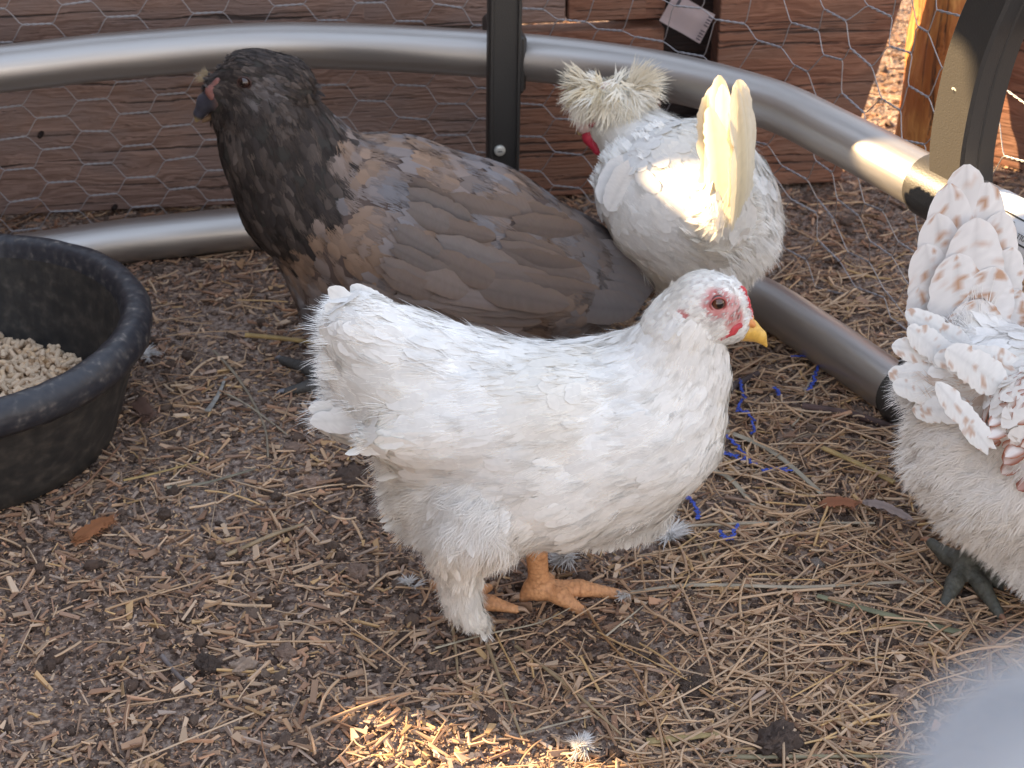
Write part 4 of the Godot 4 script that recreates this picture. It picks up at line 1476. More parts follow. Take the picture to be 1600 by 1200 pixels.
func build_crested_hen() -> void:
	var g := Vector3(0.18, 0, -1.70)
	var hen := thing("crested_hen", "white hen with a shaggy cream crest and raised tail, seen from behind", "chicken", g)
	var B := []
	var add := func(a: Vector3, ra: float, b: Vector3, rb: float, fl: float, so: float, flow: Vector3) -> void:
		B.append(V4(a, ra, b, rb, fl, so, flow.normalized(), g))
	add.call(Vector3(0.1939, 0.2046, -1.7), 0.0846, Vector3(0.1735, 0.1968, -1.75), 0.0709, 0.030, 0.05, Vector3(0.75, -0.45, 0.5))
	add.call(Vector3(0.2203, 0.2131, -1.655), 0.0606, Vector3(0.2263, 0.2101, -1.645), 0.0549, 0.030, 0.1, Vector3(0.6, -0.5, 0.6))
	add.call(Vector3(0.2176, 0.1682, -1.67), 0.0562, Vector3(0.2039, 0.1502, -1.7), 0.0601, 0.024, 0.7, Vector3(0.2, -1, 0.3))
	add.call(Vector3(0.2449, 0.1982, -1.68), 0.0434, Vector3(0.2564, 0.1829, -1.68), 0.0365, 0.028, 0.15, Vector3(0.5, -0.9, 0.3))
	add.call(Vector3(0.1487, 0.2364, -1.78), 0.0392, Vector3(0.1128, 0.2594, -1.8), 0.0276, 0.018, 0.3, Vector3(0.7, -0.9, 0.2))
	add.call(Vector3(0.1274, 0.2079, -1.71), 0.0326, Vector3(0.1481, 0.186, -1.69), 0.0367, 0.030, 0.0, Vector3(0.55, -0.7, 0.3))
	add.call(Vector3(0.2214, 0.2303, -1.6), 0.0253, Vector3(0.2207, 0.2973, -1.585), 0.0097, 0.030, 0.1, Vector3(0.1, 1, 0))
	var skinm := mat(Color.WHITE, 0.85, true)
	var body := field_mesh(B, 0.007, 110.0)
	for i in body.v.size():
		body.c[i] = Color(0.80, 0.78, 0.73)
	ruffle(body, 0.0025)
	obj("body", body.mesh(skinm), hen)
	clothe(hen, plumage(body, B, "crested", 5.5, [], func(_p, c): return c, 0.55), m_soft)
	# wing tip hanging in front on the left, and layered wing feathers
	for q in [[Vector3(0.1205, 0.2545, -1.68), Vector3(0.0957, 0.2117, -1.67), 0.016], [Vector3(0.1265, 0.2555, -1.665), Vector3(0.1037, 0.2071, -1.66), 0.015]]:
		var mb := MB.new()
		vane(mb, q[0] - g, q[1] - g, Vector3(-0.25 if q[0].x < 0.25 else 0.5, 0.35, 1), q[2], 0.005, Color(0.82, 0.81, 0.79), Color(0.85, 0.84, 0.82), 0.12)
		obj("wing_feather", mb.mesh(feather_mat), hen)
	# tail: two upright stacks seen edge on
	for k in 7:
		for s in [-1, 1]:
			var mb := MB.new()
			var t := k / 6.0
			var a: Vector3 = (Vector3(0.2154, 0.2308, -1.575) if s < 0 else Vector3(0.2285, 0.2308, -1.575)) - g + Vector3(s * (0.002 + 0.004 * t), 0, -0.005 * k)
			var b: Vector3 = (Vector3(0.205, 0.3899, -1.565) if s < 0 else Vector3(0.2236, 0.3919, -1.565)) - g + Vector3(0, 0, -0.005 * k)
			b += Vector3(s * (0.004 + 0.010 * (t - 0.35)), -0.035 * absf(t - 0.3) - rng.randf() * 0.008, 0)
			if s < 0 and k == 0:
				b = Vector3(0.1912, 0.3602, -1.56) - g
			vane(mb, a, b, Vector3(s * 0.6, 0.1, 0.85), 0.0165, 0.006 * s, Color(0.80, 0.71, 0.50), Color(0.84, 0.79, 0.66), 0.3, rng.randf_range(-0.25, 0.25))
			obj("tail_feather", mb.mesh(feather_mat), hen)
	# head, face and crest
	var hz := -1.805
	var H := [V4(Vector3(0.102, 0.2614, -1.805), 0.0233, Vector3(0.0889, 0.2556, -1.8), 0.0175, 0.012, 0.3, Vector3(0.5, -1, 0.2), g), V4(Vector3(0.1085, 0.2801, -1.8), 0.0217, Vector3(0.1123, 0.2748, -1.8), 0.0217, 0.012, 0.3, Vector3(0.5, -1, 0.2), g)]
	var hb := field_mesh(H, 0.0035, 300.0)
	for i in hb.v.size():
		hb.c[i] = Color(0.7, 0.5, 0.45)
	var hd := obj("head", hb.mesh(skinm), hen)
	blob("comb", hd, [[Vector3(0.0951, 0.2705, -1.785) - g, 0.007, Vector3(0.0925, 0.2598, -1.785) - g, 0.007]], 0.0018, Color(0.42, 0.03, 0.05), 0.55, 0.001, 0.15)
	blob("wattle", hd, [[Vector3(0.0885, 0.2518, -1.79) - g, 0.006, Vector3(0.0874, 0.2402, -1.79) - g, 0.0065], [Vector3(0.0874, 0.2402, -1.79) - g, 0.0065, Vector3(0.0977, 0.2259, -1.785) - g, 0.005]], 0.0018, Color(0.50, 0.03, 0.06), 0.55, 0.001, 0.15)
	blob("wattle", hd, [[Vector3(0.0958, 0.2518, -1.79) - g, 0.006, Vector3(0.1031, 0.2429, -1.785) - g, 0.006]], 0.0018, Color(0.5, 0.2, 0.2), 0.55, 0.001, 0.15)
	blob("beak", hd, [[Vector3(0.0839, 0.251, -1.8) - g, 0.007, Vector3(0.0775, 0.2417, -1.8) - g, 0.003]], 0.0018, Color(0.5, 0.35, 0.15), 0.45)
	var cr := Vector3(0.1137, 0.2911, -1.795) - g
	var xf := []
	var cc := PackedColorArray()
	for i in 760:
		var d := Vector3(rng.randfn(0, 1), rng.randf_range(-0.1, 1.0), rng.randfn(0, 1)).normalized()
		var p := cr + d * Vector3(0.044, 0.020, 0.030) * rng.randf_range(0.3, 1.0)
		var y := Vector3(d.x * 0.9 + rng.randfn(0, 0.3), d.y * 0.3 - 0.55 + rng.randfn(0, 0.28), d.z * 0.9 + rng.randfn(0, 0.25)).normalized()
		if d.y < 0.5 and rng.randf() < 0.7:
			y = Vector3(d.x * 0.55 + rng.randfn(0, 0.2), -1.0, d.z * 0.5 + rng.randfn(0, 0.2)).normalized()
		var nn := (d - y * d.dot(y)).normalized().rotated(y, rng.randfn(0, 0.4))
		var x := y.cross(nn).normalized()
		var L := rng.randf_range(0.020, 0.042)
		xf.append(Transform3D(Basis(x * L, y * L, nn * L), p))
		var cream := clampf(0.25 + rng.randfn(0, 0.25) + (0.45 if d.x < -0.3 and d.y > 0.3 else 0.0), 0, 1)
		cc.append(Color(0.98, 0.94, 0.85).lerp(Color(0.95, 0.83, 0.60), cream) * rng.randf_range(0.85, 1.02))
	for i in 14:
		var d := Vector3(rng.randf_range(0.4, 1.0) if i > 5 else -1.0, rng.randf_range(0.2, 0.9), rng.randf_range(-0.5, 0.6)).normalized()
		var y := (d + Vector3(0, 0.1, 0)).normalized()
		var x := y.cross(Vector3(0.1, 1, 0.6)).normalized()
		var L := rng.randf_range(0.030, 0.048)
		xf.append(Transform3D(Basis(x * L, y * L, x.cross(y) * L), cr + d * Vector3(0.030, 0.012, 0.02)))
		cc.append(Color(0.90, 0.80, 0.62) * rng.randf_range(0.8, 1.0))
	many("crest", m_crest, xf, cc, hd)
	var lm := mat(lin(0.2, 0.2, 0.2), 0.65, true)
	leg(hen, Vector3(0.03, 0.13, 0.0), Vector3(0.03, 0.014, 0.01), [Vector3(-0.02, 0.006, -0.02), Vector3(-0.03, 0.006, 0.02), Vector3(0.05, 0.006, 0.02)], 0.008, lm, lm)
	leg(hen, Vector3(0.04, 0.13, -0.07), Vector3(0.04, 0.014, -0.07), [Vector3(-0.02, 0.006, -0.09), Vector3(-0.02, 0.006, -0.06), Vector3(0.06, 0.006, -0.06)], 0.008, lm, lm)


func build_splash_hen() -> void:
	var g := Vector3(0.43, 0, -1.26)
	var hen := thing("speckled_hen", "white hen speckled with rust, tail raised, at the right edge", "chicken", g)
	var B := []
	var add := func(a: Vector3, ra: float, b: Vector3, rb: float, fl: float, so: float, flow: Vector3) -> void:
		B.append(V4(a, ra, b, rb, fl, so, flow.normalized(), g))
	add.call(Vector3(0.4494, 0.1861, -1.3), 0.0553, Vector3(0.5217, 0.1331, -1.32), 0.0889, 0.030, 0.1, Vector3(-1, 0.05, 0.2))
	add.call(Vector3(0.3917, 0.2175, -1.28), 0.0327, Vector3(0.4326, 0.2052, -1.29), 0.0455, 0.030, 0.3, Vector3(-1, 0.05, 0.2))
	add.call(Vector3(0.3756, 0.211, -1.28), 0.0226, Vector3(0.386, 0.1877, -1.275), 0.025, 0.026, 0.6, Vector3(-1, -0.1, 0.2))
	add.call(Vector3(0.3879, 0.1552, -1.25), 0.0328, Vector3(0.4192, 0.1327, -1.24), 0.0442, 0.024, 0.95, Vector3(-0.8, -0.5, 0.3))
	add.call(Vector3(0.4558, 0.1307, -1.24), 0.0533, Vector3(0.5154, 0.0669, -1.24), 0.055, 0.024, 0.85, Vector3(-0.5, -0.8, 0.3))
	add.call(Vector3(0.4614, 0.0832, -1.225), 0.0217, Vector3(0.4693, 0.0692, -1.225), 0.0184, 0.020, 0.9, Vector3(-0.7, -0.6, 0.3))
	add.call(Vector3(0.4418, 0.2172, -1.215), 0.0358, Vector3(0.5089, 0.1591, -1.215), 0.0498, 0.028, 0.0, Vector3(-0.8, -0.35, 0.3))
	add.call(Vector3(0.4108, 0.2206, -1.315), 0.0333, Vector3(0.4081, 0.2526, -1.322), 0.0194, 0.034, 0.1, Vector3(0, 1, 0))
	var skinm := mat(Color.WHITE, 0.85, true)
	var body := field_mesh(B, 0.0065, 110.0)
	for i in body.v.size():
		body.c[i] = Color(0.80, 0.77, 0.72)
	ruffle(body, 0.0025)
	obj("body", body.mesh(skinm), hen)
	var w0: Vector3 = Vector3(0.4003, 0.2198, -1.17) - g
	var w1: Vector3 = Vector3(0.4201, 0.2449, -1.2) - g
	var w2: Vector3 = Vector3(0.376, 0.2518, -1.22) - g
	var paint := func(p: Vector3, c: Color) -> Color:
		var a := maxf(smoothstep(0.075, 0.03, p.distance_to(w0)), smoothstep(0.055, 0.02, p.distance_to(w1)))
		var s := fine.get_noise_3d(p.x * 30.0, p.y * 30.0, p.z * 30.0)
		if rng.randf() < a * 0.9 and s > -0.12:
			var deep := smoothstep(0.02, -0.02, p.y - w0.y + 0.012)
			return Color(0.95, 0.90, 0.85, 0.5).lerp(Color(0.60, 0.35, 0.30, 0.5), deep * rng.randf())
		var b := smoothstep(0.12, 0.3, s) * smoothstep(0.085, 0.02, p.distance_to(w2)) * 0.7
		return c.lerp(Color(0.55, 0.32, 0.18), b)
	clothe(hen, plumage(body, B, "splash", 5.5, [], paint, 0.45), m_soft)
	# raised tail
	var tips := [[Vector3(0.3949, 0.389, -1.345), 0.024], [Vector3(0.3803, 0.3732, -1.34), 0.022], [Vector3(0.4149, 0.3723, -1.345), 0.023], [Vector3(0.3709, 0.3477, -1.335), 0.021], [Vector3(0.4301, 0.3473, -1.34), 0.021], [Vector3(0.363, 0.3212, -1.33), 0.020], [Vector3(0.4425, 0.3157, -1.335), 0.019], [Vector3(0.3605, 0.283, -1.325), 0.018], [Vector3(0.4521, 0.2773, -1.33), 0.018], [Vector3(0.4037, 0.3484, -1.324), 0.025], [Vector3(0.3882, 0.3177, -1.318), 0.024], [Vector3(0.4223, 0.3053, -1.318), 0.023], [Vector3(0.4084, 0.279, -1.308), 0.024]]
	var k := 0
	for q in tips:
		var mb := MB.new()
		var b: Vector3 = q[0] - g
		var a: Vector3 = Vector3(0.4124, 0.2003, -1.31).lerp(Vector3(q[0].x, 0.235, -1.31), 0.45) - g
		a.z = b.z + 0.004
		vane(mb, a, b, Vector3((q[0].x - 0.38) * 3.0, 0.15, 1), q[1] * 1.15, 0.003, Color(0.83, 0.81, 0.80), Color(0.85, 0.83, 0.82), 0.08, rng.randf_range(-0.05, 0.05))
		for i in mb.v.size():
			var s := wob.get_noise_3d(mb.v[i].x * 75.0, mb.v[i].y * 60.0, k * 3.7)
			var rr := smoothstep(0.22, 0.36, s)
			if k < 1:
				rr *= 0.35
			mb.c[i] = mb.c[i].lerp(Color(0.52, 0.27, 0.14), rr * 0.85)
		obj("tail_feather", mb.mesh(feather_mat), hen)
		k += 1
	# loose saddle feathers pointing left
	for q in [[Vector3(0.3888, 0.2424, -1.27), Vector3(0.3311, 0.2496, -1.28), 0.013], [Vector3(0.3876, 0.2254, -1.255), Vector3(0.3282, 0.2284, -1.27), 0.014], [Vector3(0.3817, 0.2405, -1.262), Vector3(0.3433, 0.2685, -1.28), 0.013], [Vector3(0.3878, 0.2155, -1.25), Vector3(0.3313, 0.2214, -1.262), 0.013], [Vector3(0.3942, 0.2523, -1.275), Vector3(0.3441, 0.2731, -1.3), 0.011], [Vector3(0.3903, 0.2116, -1.235), Vector3(0.3478, 0.2026, -1.25), 0.013], [Vector3(0.4108, 0.2427, -1.225), Vector3(0.3676, 0.2684, -1.24), 0.016], [Vector3(0.424, 0.2529, -1.24), Vector3(0.3608, 0.2536, -1.25), 0.015], [Vector3(0.3993, 0.2022, -1.188), Vector3(0.3558, 0.2498, -1.215), 0.0105]]:
		var mb := MB.new()
		vane(mb, q[0] - g, q[1] - g, Vector3(-0.2, 0.6, 1), q[2], 0.006, Color(0.82, 0.80, 0.77), Color(0.85, 0.82, 0.78), 0.25)
		for i in mb.v.size():
			var s := wob.get_noise_3dv(mb.v[i] * 80.0)
			mb.c[i] = mb.c[i].lerp(Color(0.50, 0.27, 0.15), smoothstep(0.25, 0.38, s) * 0.7)
		obj("saddle_feather", mb.mesh(feather_mat), hen)
	var lm := scale_mat(lin(0.12, 0.125, 0.105))
	var cm := mat(lin(0.30, 0.16, 0.10), 0.5)
	leg(hen, Vector3(0.4343, 0.055, -1.269) - g, Vector3(0.4239, 0.02, -1.275) - g, [Vector3(0.399, 0.022, -1.305) - g, Vector3(0.3948, 0.006, -1.225) - g, Vector3(0.4435, 0.006, -1.214) - g, Vector3(0.4589, 0.006, -1.256) - g], 0.0088, lm, cm)
	leg(hen, Vector3(0.4931, 0.07, -1.266) - g, Vector3(0.5188, 0.014, -1.304) - g, [Vector3(0.5019, 0.006, -1.304) - g, Vector3(0.5417, 0.006, -1.294) - g], 0.0088, lm, cm)



# ---------------------------------------------------------------- litter
func chip_mesh(m: Material, sd: int) -> ArrayMesh:
	var r := RandomNumberGenerator.new()
	r.seed = sd
	var mb := MB.new()
	box(mb, Transform3D(), Vector3(1, 0.12, 0.36), 0.02)
	var k := r.randf_range(-0.35, 0.35)
	var tw := r.randf_range(-0.5, 0.5)
	var e1 := r.randf_range(0.0, 0.6)
	var e2 := r.randf_range(0.0, 0.45)
	var sk := r.randf_range(-0.3, 0.3)
	for i in mb.v.size():
		var p := mb.v[i]
		p.z += k * p.x * p.z * 2.0 + p.x * p.x * r.randf_range(-0.1, 0.1)
		p.z *= 1.0 - (e1 if p.x > 0.0 else e2) * absf(p.x) * 2.0
		p.x += p.z * sk
		p.y += p.x * p.z * tw * 0.6 + 0.12 * p.x * p.x
		mb.v[i] = p
	return mb.mesh(m)


func straw_mesh(m: Material, sd: int, kink := 0.0) -> ArrayMesh:
	var r := RandomNumberGenerator.new()
	r.seed = sd
	var mb := MB.new()
	var pts := []
	var a := r.randf_range(-0.2, 0.2)
	var b := r.randf_range(-0.05, 0.05)
	for i in 5:
		var t := i / 4.0 - 0.5
		pts.append(Vector3(t, a * (0.25 - t * t) * 0.8 + absf(t) * kink * 0.2, b * (0.25 - t * t) * 4.0 + kink * absf(t)))
	var line := catmull(pts, 2)
	var rad := PackedFloat32Array()
	for i in line.size():
		rad.append(0.5 * (1.0 - 0.35 * i / line.size()))
	var thin := MB.new()
	sweep(thin, line, const_rad(line.size(), 0.02), 5, Color.WHITE, true, r.randf_range(0.35, 0.9))
	return thin.mesh(m)


func clump_mesh(m: Material, sd: int) -> ArrayMesh:
	var mb := MB.new()
	var sph := 7 if sd < 150 else 20
	var seg := 10 if sd < 150 else 30
	for i in sph + 1:
		for k in seg:
			var th := PI * i / sph
			var ph := TAU * k / seg
			var e := Vector3(sin(th) * cos(ph), cos(th) * 0.75, sin(th) * sin(ph))
			var rr := 1.0 + 0.42 * wob.get_noise_3d(e.x * 1.4 + sd * 7.0, e.y * 1.4, e.z * 1.4) + 0.25 * wob.get_noise_3d(e.x * 4.0, e.y * 4.0 + sd, e.z * 4.0)
			rr += 0.22 * fine.get_noise_3d(e.x * 1.5, e.y * 1.5 + sd, e.z * 1.5) + 0.10 * fine.get_noise_3d(e.x * 5.0, e.y * 5.0 + sd, e.z * 5.0)
			mb.vert(e * rr, e)
	for i in sph:
		for k in seg:
			mb.quad(i * seg + k, i * seg + (k + 1) % seg, (i + 1) * seg + (k + 1) % seg, (i + 1) * seg + k)
	for i in mb.n.size():
		mb.n[i] = Vector3.ZERO
	for i in range(0, mb.idx.size(), 3):
		var fn := (mb.v[mb.idx[i + 2]] - mb.v[mb.idx[i]]).cross(mb.v[mb.idx[i + 1]] - mb.v[mb.idx[i]])
		for j in 3:
			mb.n[mb.idx[i + j]] += fn
	for i in mb.n.size():
		mb.n[i] = mb.n[i].normalized() if mb.n[i].length() > 1e-12 else mb.v[i].normalized()
	return mb.mesh(m)


func spot(zmin: float, zmax: float) -> Vector3:
	# denser near the camera, where pieces show larger
	var z := -lerpf(-zmax, -zmin, pow(rng.randf(), 1.25))
	var half := 0.34 + (-z) * 0.34
	var x := rng.randf_range(-half, half)
	return Vector3(x, ground_y(x, z), z)


func strawness(p: Vector3) -> float:
	var a := smoothstep(-0.05, 0.28, p.x + 0.25 * wob.get_noise_2d(p.x * 3.0 + 9.0, p.z * 3.0)) * smoothstep(-2.1, -1.75, p.z)
	return clampf(0.15 + a * 0.85, 0.0, 1.0)


func lay(p: Vector3, yaw: float, tilt: float, sc: Vector3, lift: float) -> Transform3D:
	var b := Basis(Vector3.UP, yaw) * Basis(Vector3(0, 0, 1), tilt) * Basis(Vector3.RIGHT, rng.randfn(0, 0.5))
	return Transform3D(b.scaled_local(sc), p + Vector3.UP * lift)


func build_litter() -> void:
	var cm := mat(Color.WHITE, 0.85, true)
	var sm := mat(Color.WHITE, 0.6, true)
	var dm := mat(Color.WHITE, 0.95, true)
	dm.heightmap_enabled = true
	dm.heightmap_texture = noise_tex(0.1, [], 128, 4, 61)
	dm.heightmap_scale = 0.2
	dm.uv1_triplanar = true
	dm.uv1_scale = Vector3(3, 3, 3)
	var chips := [[], [], [], [], [], [], [], []]
	var chipc := []
	for v in 8:
		chipc.append(PackedColorArray())
	for i in 215000:
		var p := spot(-3.4, -0.62)
		var tiny := rng.randf() < 0.68
		if not tiny and rng.randf() > 0.62 + 0.7 * wob.get_noise_2d(p.x * 6.0 + 20.0, p.z * 6.0):
			continue
		var v := rng.randi() % 8
		var L := rng.randf_range(0.0014, 0.0052) if tiny else clampf(exp(rng.randfn(-4.65, 0.38)), 0.004, 0.024)
		var w := rng.randf_range(0.6, 1.5) if tiny else rng.randf_range(0.4, 1.3)
		if not tiny and rng.randf() < 0.16:
			L = rng.randf_range(0.012, 0.034)
			w = rng.randf_range(0.16, 0.36)
		var st := strawness(p)
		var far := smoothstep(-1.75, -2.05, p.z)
		var pale := Color(0.598, 0.378, 0.221).lerp(Color(0.650, 0.478, 0.335), rng.randf())
		var hue := rng.randf()
		if hue < 0.12:
			pale = Color(0.624, 0.401, 0.194)
		elif hue < 0.25:
			pale = Color(0.611, 0.342, 0.205)
		elif hue < 0.4:
			pale = Color(0.494, 0.378, 0.302)
		var dark := Color(0.247, 0.147, 0.099).lerp(Color(0.338, 0.189, 0.113), rng.randf())
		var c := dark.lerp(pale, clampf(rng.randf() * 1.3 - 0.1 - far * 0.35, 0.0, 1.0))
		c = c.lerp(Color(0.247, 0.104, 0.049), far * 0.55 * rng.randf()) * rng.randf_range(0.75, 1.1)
		chips[v].append(lay(p, rng.randf() * TAU, rng.randfn(0, 0.22), Vector3(L, L * 0.8, L * w), rng.randf_range(0.0, 0.006)))
		chipc[v].append(c)
	for v in 8:
		var o := many("wood_chips", chip_mesh(cm, 70 + v), chips[v], chipc[v])
		tag(o, "loose tan wood chips covering the dirt floor", "wood chips", "wood chips on the floor")
	var straws := [[], [], [], [], []]
	var strawc := [PackedColorArray(), PackedColorArray(), PackedColorArray(), PackedColorArray(), PackedColorArray()]
	for i in 23000:
		var p := spot(-2.6, -0.62)
		if rng.randf() > strawness(p):
			continue
		var v := rng.randi() % 5
		var L := clampf(exp(rng.randfn(-3.25, 0.6)), 0.010, 0.15)
		if p.x < -0.1 and rng.randf() < 0.75:
			L *= 0.6
		var r := rng.randf_range(0.0006, 0.0016) / 0.02
		var c := Color(0.546, 0.342, 0.189).lerp(Color(0.650, 0.472, 0.313), rng.randf()).lerp(Color(0.286, 0.147, 0.081), rng.randf() * rng.randf())
		if rng.randf() < 0.05:
			c = Color(0.624, 0.401, 0.184)
		straws[v].append(lay(p, rng.randfn(0.25, 0.9) + (PI if rng.randf() < 0.5 else 0.0) if rng.randf() < 0.7 else rng.randf() * TAU, rng.randfn(0, 0.10), Vector3(L, r, r), rng.randf_range(0.002, 0.010)))
		strawc[v].append(c * rng.randf_range(0.75, 1.1))
	for v in 5:
		var o := many("straw_litter", straw_mesh(sm, 80 + v, 0.0 if v < 3 else 0.04), straws[v], strawc[v])
		tag(o, "scattered dry straw lying over the chips", "straw", "straw on the floor")
	var cl := [[], [], []]
	var clc := [PackedColorArray(), PackedColorArray(), PackedColorArray()]
	for i in 18000:
		var p := spot(-3.0, -0.62)
		var v := rng.randi() % 3
		var L := clampf(exp(rng.randfn(-6.2, 0.55)), 0.001, 0.007)
		var c := Color(0.202, 0.130, 0.095).lerp(Color(0.390, 0.283, 0.216), rng.randf() * rng.randf())
		if rng.randf() < 0.02:
			c = Color(0.442, 0.366, 0.313)
		cl[v].append(lay(p, rng.randf() * TAU, rng.randfn(0, 0.3), Vector3(L * rng.randf_range(0.8, 1.4), L, L), L * 0.4))
		clc[v].append(c * rng.randf_range(0.8, 1.15))
	for v in 3:
		var o := many("dirt_crumbs", clump_mesh(dm, 90 + v), cl[v], clc[v])
		tag(o, "dark crumbs of dirt and droppings between the chips", "dirt", "dirt crumbs on the floor")


func strand(called: String, label: String, category: String, pts: Array, r: float, col: Color, flat := 1.0, group := "", taper := 0.5, lift := 0.006, rough := 0.6) -> MeshInstance3D:
	var q := []
	for p in pts:
		q.append(p + Vector3.UP * (ground_y(p.x, p.z) + lift + rng.randf_range(0.0, 0.002)))
	var org: Vector3 = q[0]
	for i in q.size():
		q[i] -= org
	var line := catmull(q, 8)
	if called == "blue_fibre":
		line = catmull(q, 14)
		for i in line.size():
			line[i] += Vector3(fine.get_noise_2d(i * 0.30, org.x * 70.0), 0.5 * absf(fine.get_noise_2d(i * 0.30, 40.0)), fine.get_noise_2d(i * 0.30, 90.0)) * 0.006
	var rad := PackedFloat32Array()
	var cols := PackedColorArray()
	for i in line.size():
		var t := float(i) / (line.size() - 1)
		rad.append(r * (1.0 - taper * t) * (1.0 + 0.12 * fine.get_noise_2d(t * 20.0, r * 999.0)))
		cols.append(col * (1.0 + 0.45 * fine.get_noise_2d(t * 6.0, org.x * 50.0)))
	var mb := MB.new()
	sweep(mb, line, rad, 8, col, true, flat, Vector3.UP, cols)
	var o := obj(called, mb.mesh(mat(Color.WHITE, rough, true)), null, org)
	tag(o, label, category, group)
	return o


func build_bits() -> void:
	var tan1 := Color(0.33, 0.24, 0.14)
	var pale := Color(0.36, 0.30, 0.22)
	var gold := Color(0.36, 0.25, 0.10)
	var green := Color(0.20, 0.20, 0.12)
	strand("straw_stem", "thick yellow straw stem beside the white hen's tail", "straw", [Vector3(-0.3146, 0, -1.742), Vector3(-0.2716, 0, -1.732), Vector3(-0.2212, 0, -1.717)], 0.0032, gold, 0.9, "", 0.1, 0.012)
	strand("straw_stem", "long pale straw stem lying crosswise right of the white hen's feet", "straw", [Vector3(0.11, 0, -1.248), Vector3(0.1676, 0, -1.26), Vector3(0.2684, 0, -1.254), Vector3(0.3234, 0, -1.261), Vector3(0.3918, 0, -1.259)], 0.0028, pale, 0.5, "", 0.3)
	strand("grass_blade", "dull green dried grass blade below the speckled hen's foot", "grass blade", [Vector3(0.2816, 0, -1.24), Vector3(0.3432, 0, -1.209), Vector3(0.4012, 0, -1.183)], 0.0032, green, 0.4, "", -0.4)
	strand("straw_stem", "straw stem slanting down right between two thinner ones near the bottom", "straw", [Vector3(0.0034, 0, -1.171), Vector3(0.0467, 0, -1.112), Vector3(0.09, 0, -1.052)], 0.0020, tan1, 0.8)
	strand("straw_stem", "straight straw stem pointing down to the bottom edge, centre", "straw", [Vector3(-0.0216, 0, -1.167), Vector3(-0.0055, 0, -1.104), Vector3(0.0105, 0, -1.043)], 0.0019, tan1, 0.8)
	strand("straw_stem", "thin pale curved straw in front of the white hen's feet", "straw", [Vector3(-0.0681, 0, -1.167), Vector3(-0.023, 0, -1.186), Vector3(0.0231, 0, -1.2), Vector3(0.0539, 0, -1.221)], 0.0013, Color(0.42, 0.36, 0.26), 0.6)
	strand("straw_stem", "short straw standing on end below the white feathered foot", "straw", [Vector3(-0.0538, 0, -1.198), Vector3(-0.0492, 0, -1.159), Vector3(-0.0463, 0, -1.118)], 0.0016, tan1, 0.8)
	strand("straw_stem", "pale thin straw lying nearly level above the bottom edge", "straw", [Vector3(0.0064, 0, -1.054), Vector3(0.0374, 0, -1.068), Vector3(0.0671, 0, -1.074)], 0.0015, pale, 0.6)
	strand("straw_stem", "orange bent stem running from the hen's toes to the bottom edge", "straw", [Vector3(0.0657, 0, -1.225), Vector3(0.0826, 0, -1.173), Vector3(0.1044, 0, -1.13), Vector3(0.1146, 0, -1.1), Vector3(0.1295, 0, -1.029)], 0.0013, Color(0.34, 0.19, 0.09), 0.9)
	strand("straw_stem", "short bright straw sliver right of the hen's long toe", "straw", [Vector3(0.0833, 0, -1.176), Vector3(0.1321, 0, -1.242)], 0.0012, Color(0.42, 0.36, 0.27), 0.7)
	strand("straw_stem", "bent grey straw right of the bowl", "straw", [Vector3(-0.3473, 0, -1.708), Vector3(-0.3175, 0, -1.657), Vector3(-0.2905, 0, -1.603), Vector3(-0.2655, 0, -1.535), Vector3(-0.2543, 0, -1.474)], 0.0021, Color(0.26, 0.21, 0.15), 0.6)
	strand("dry_leaf_blade", "short pale grey leaf blade on the dirt right of the bowl", "leaf", [Vector3(-0.3338, 0, -1.575), Vector3(-0.3269, 0, -1.608), Vector3(-0.3238, 0, -1.645)], 0.0038, Color(0.30, 0.28, 0.25), 0.25, "", 0.6)
	strand("straw_stem", "straw stem along the bottom edge, far right", "straw", [Vector3(0.1716, 0, -1.032), Vector3(0.2298, 0, -1.03), Vector3(0.2869, 0, -1.028), Vector3(0.353, 0, -1.02)], 0.0028, Color(0.24, 0.20, 0.12), 0.7)
	strand("straw_stem", "flat yellow straw piece near the bottom right of centre", "straw", [Vector3(0.1108, 0, -1.046), Vector3(0.1402, 0, -1.05), Vector3(0.1723, 0, -1.058)], 0.0042, Color(0.31, 0.23, 0.10), 0.3, "", 0.2)
	strand("grass_blade", "wide pale dried blade right of the white hen's breast", "grass blade", [Vector3(0.2206, 0, -1.542), Vector3(0.2734, 0, -1.492), Vector3(0.3128, 0, -1.408)], 0.0040, Color(0.33, 0.29, 0.22), 0.3, "", 0.2)
	strand("grass_blade", "pale blade slanting below the blue fibre", "grass blade", [Vector3(0.1925, 0, -1.457), Vector3(0.221, 0, -1.439), Vector3(0.2426, 0, -1.391)], 0.0036, Color(0.31, 0.27, 0.20), 0.35, "", 0.2)
	strand("straw_stem", "split yellow straw left of the speckled hen's fluff", "straw", [Vector3(0.3267, 0, -1.492), Vector3(0.3592, 0, -1.462), Vector3(0.3903, 0, -1.431)], 0.0036, gold, 0.5, "", 0.0)
	strand("twig", "dark reddish twig beside the foot of the right upright", "twig", [Vector3(0.3185, 0, -1.581), Vector3(0.3708, 0, -1.566), Vector3(0.4198, 0, -1.538)], 0.0048, Color(0.10, 0.062, 0.055), 1.0, "", 0.15, 0.006, 0.8)
	strand("twig", "dark curved twig behind the white hen's breast", "twig", [Vector3(0.2344, 0, -1.611), Vector3(0.2572, 0, -1.641), Vector3(0.2804, 0, -1.653)], 0.0055, Color(0.085, 0.06, 0.055), 1.0, "", 0.3, 0.006, 0.8)
	strand("straw_stem", "curved straw below the white hen's belly", "straw", [Vector3(0.1495, 0, -1.382), Vector3(0.1684, 0, -1.35), Vector3(0.1804, 0, -1.318), Vector3(0.1866, 0, -1.282)], 0.0021, tan1, 0.8, "", 0.3)
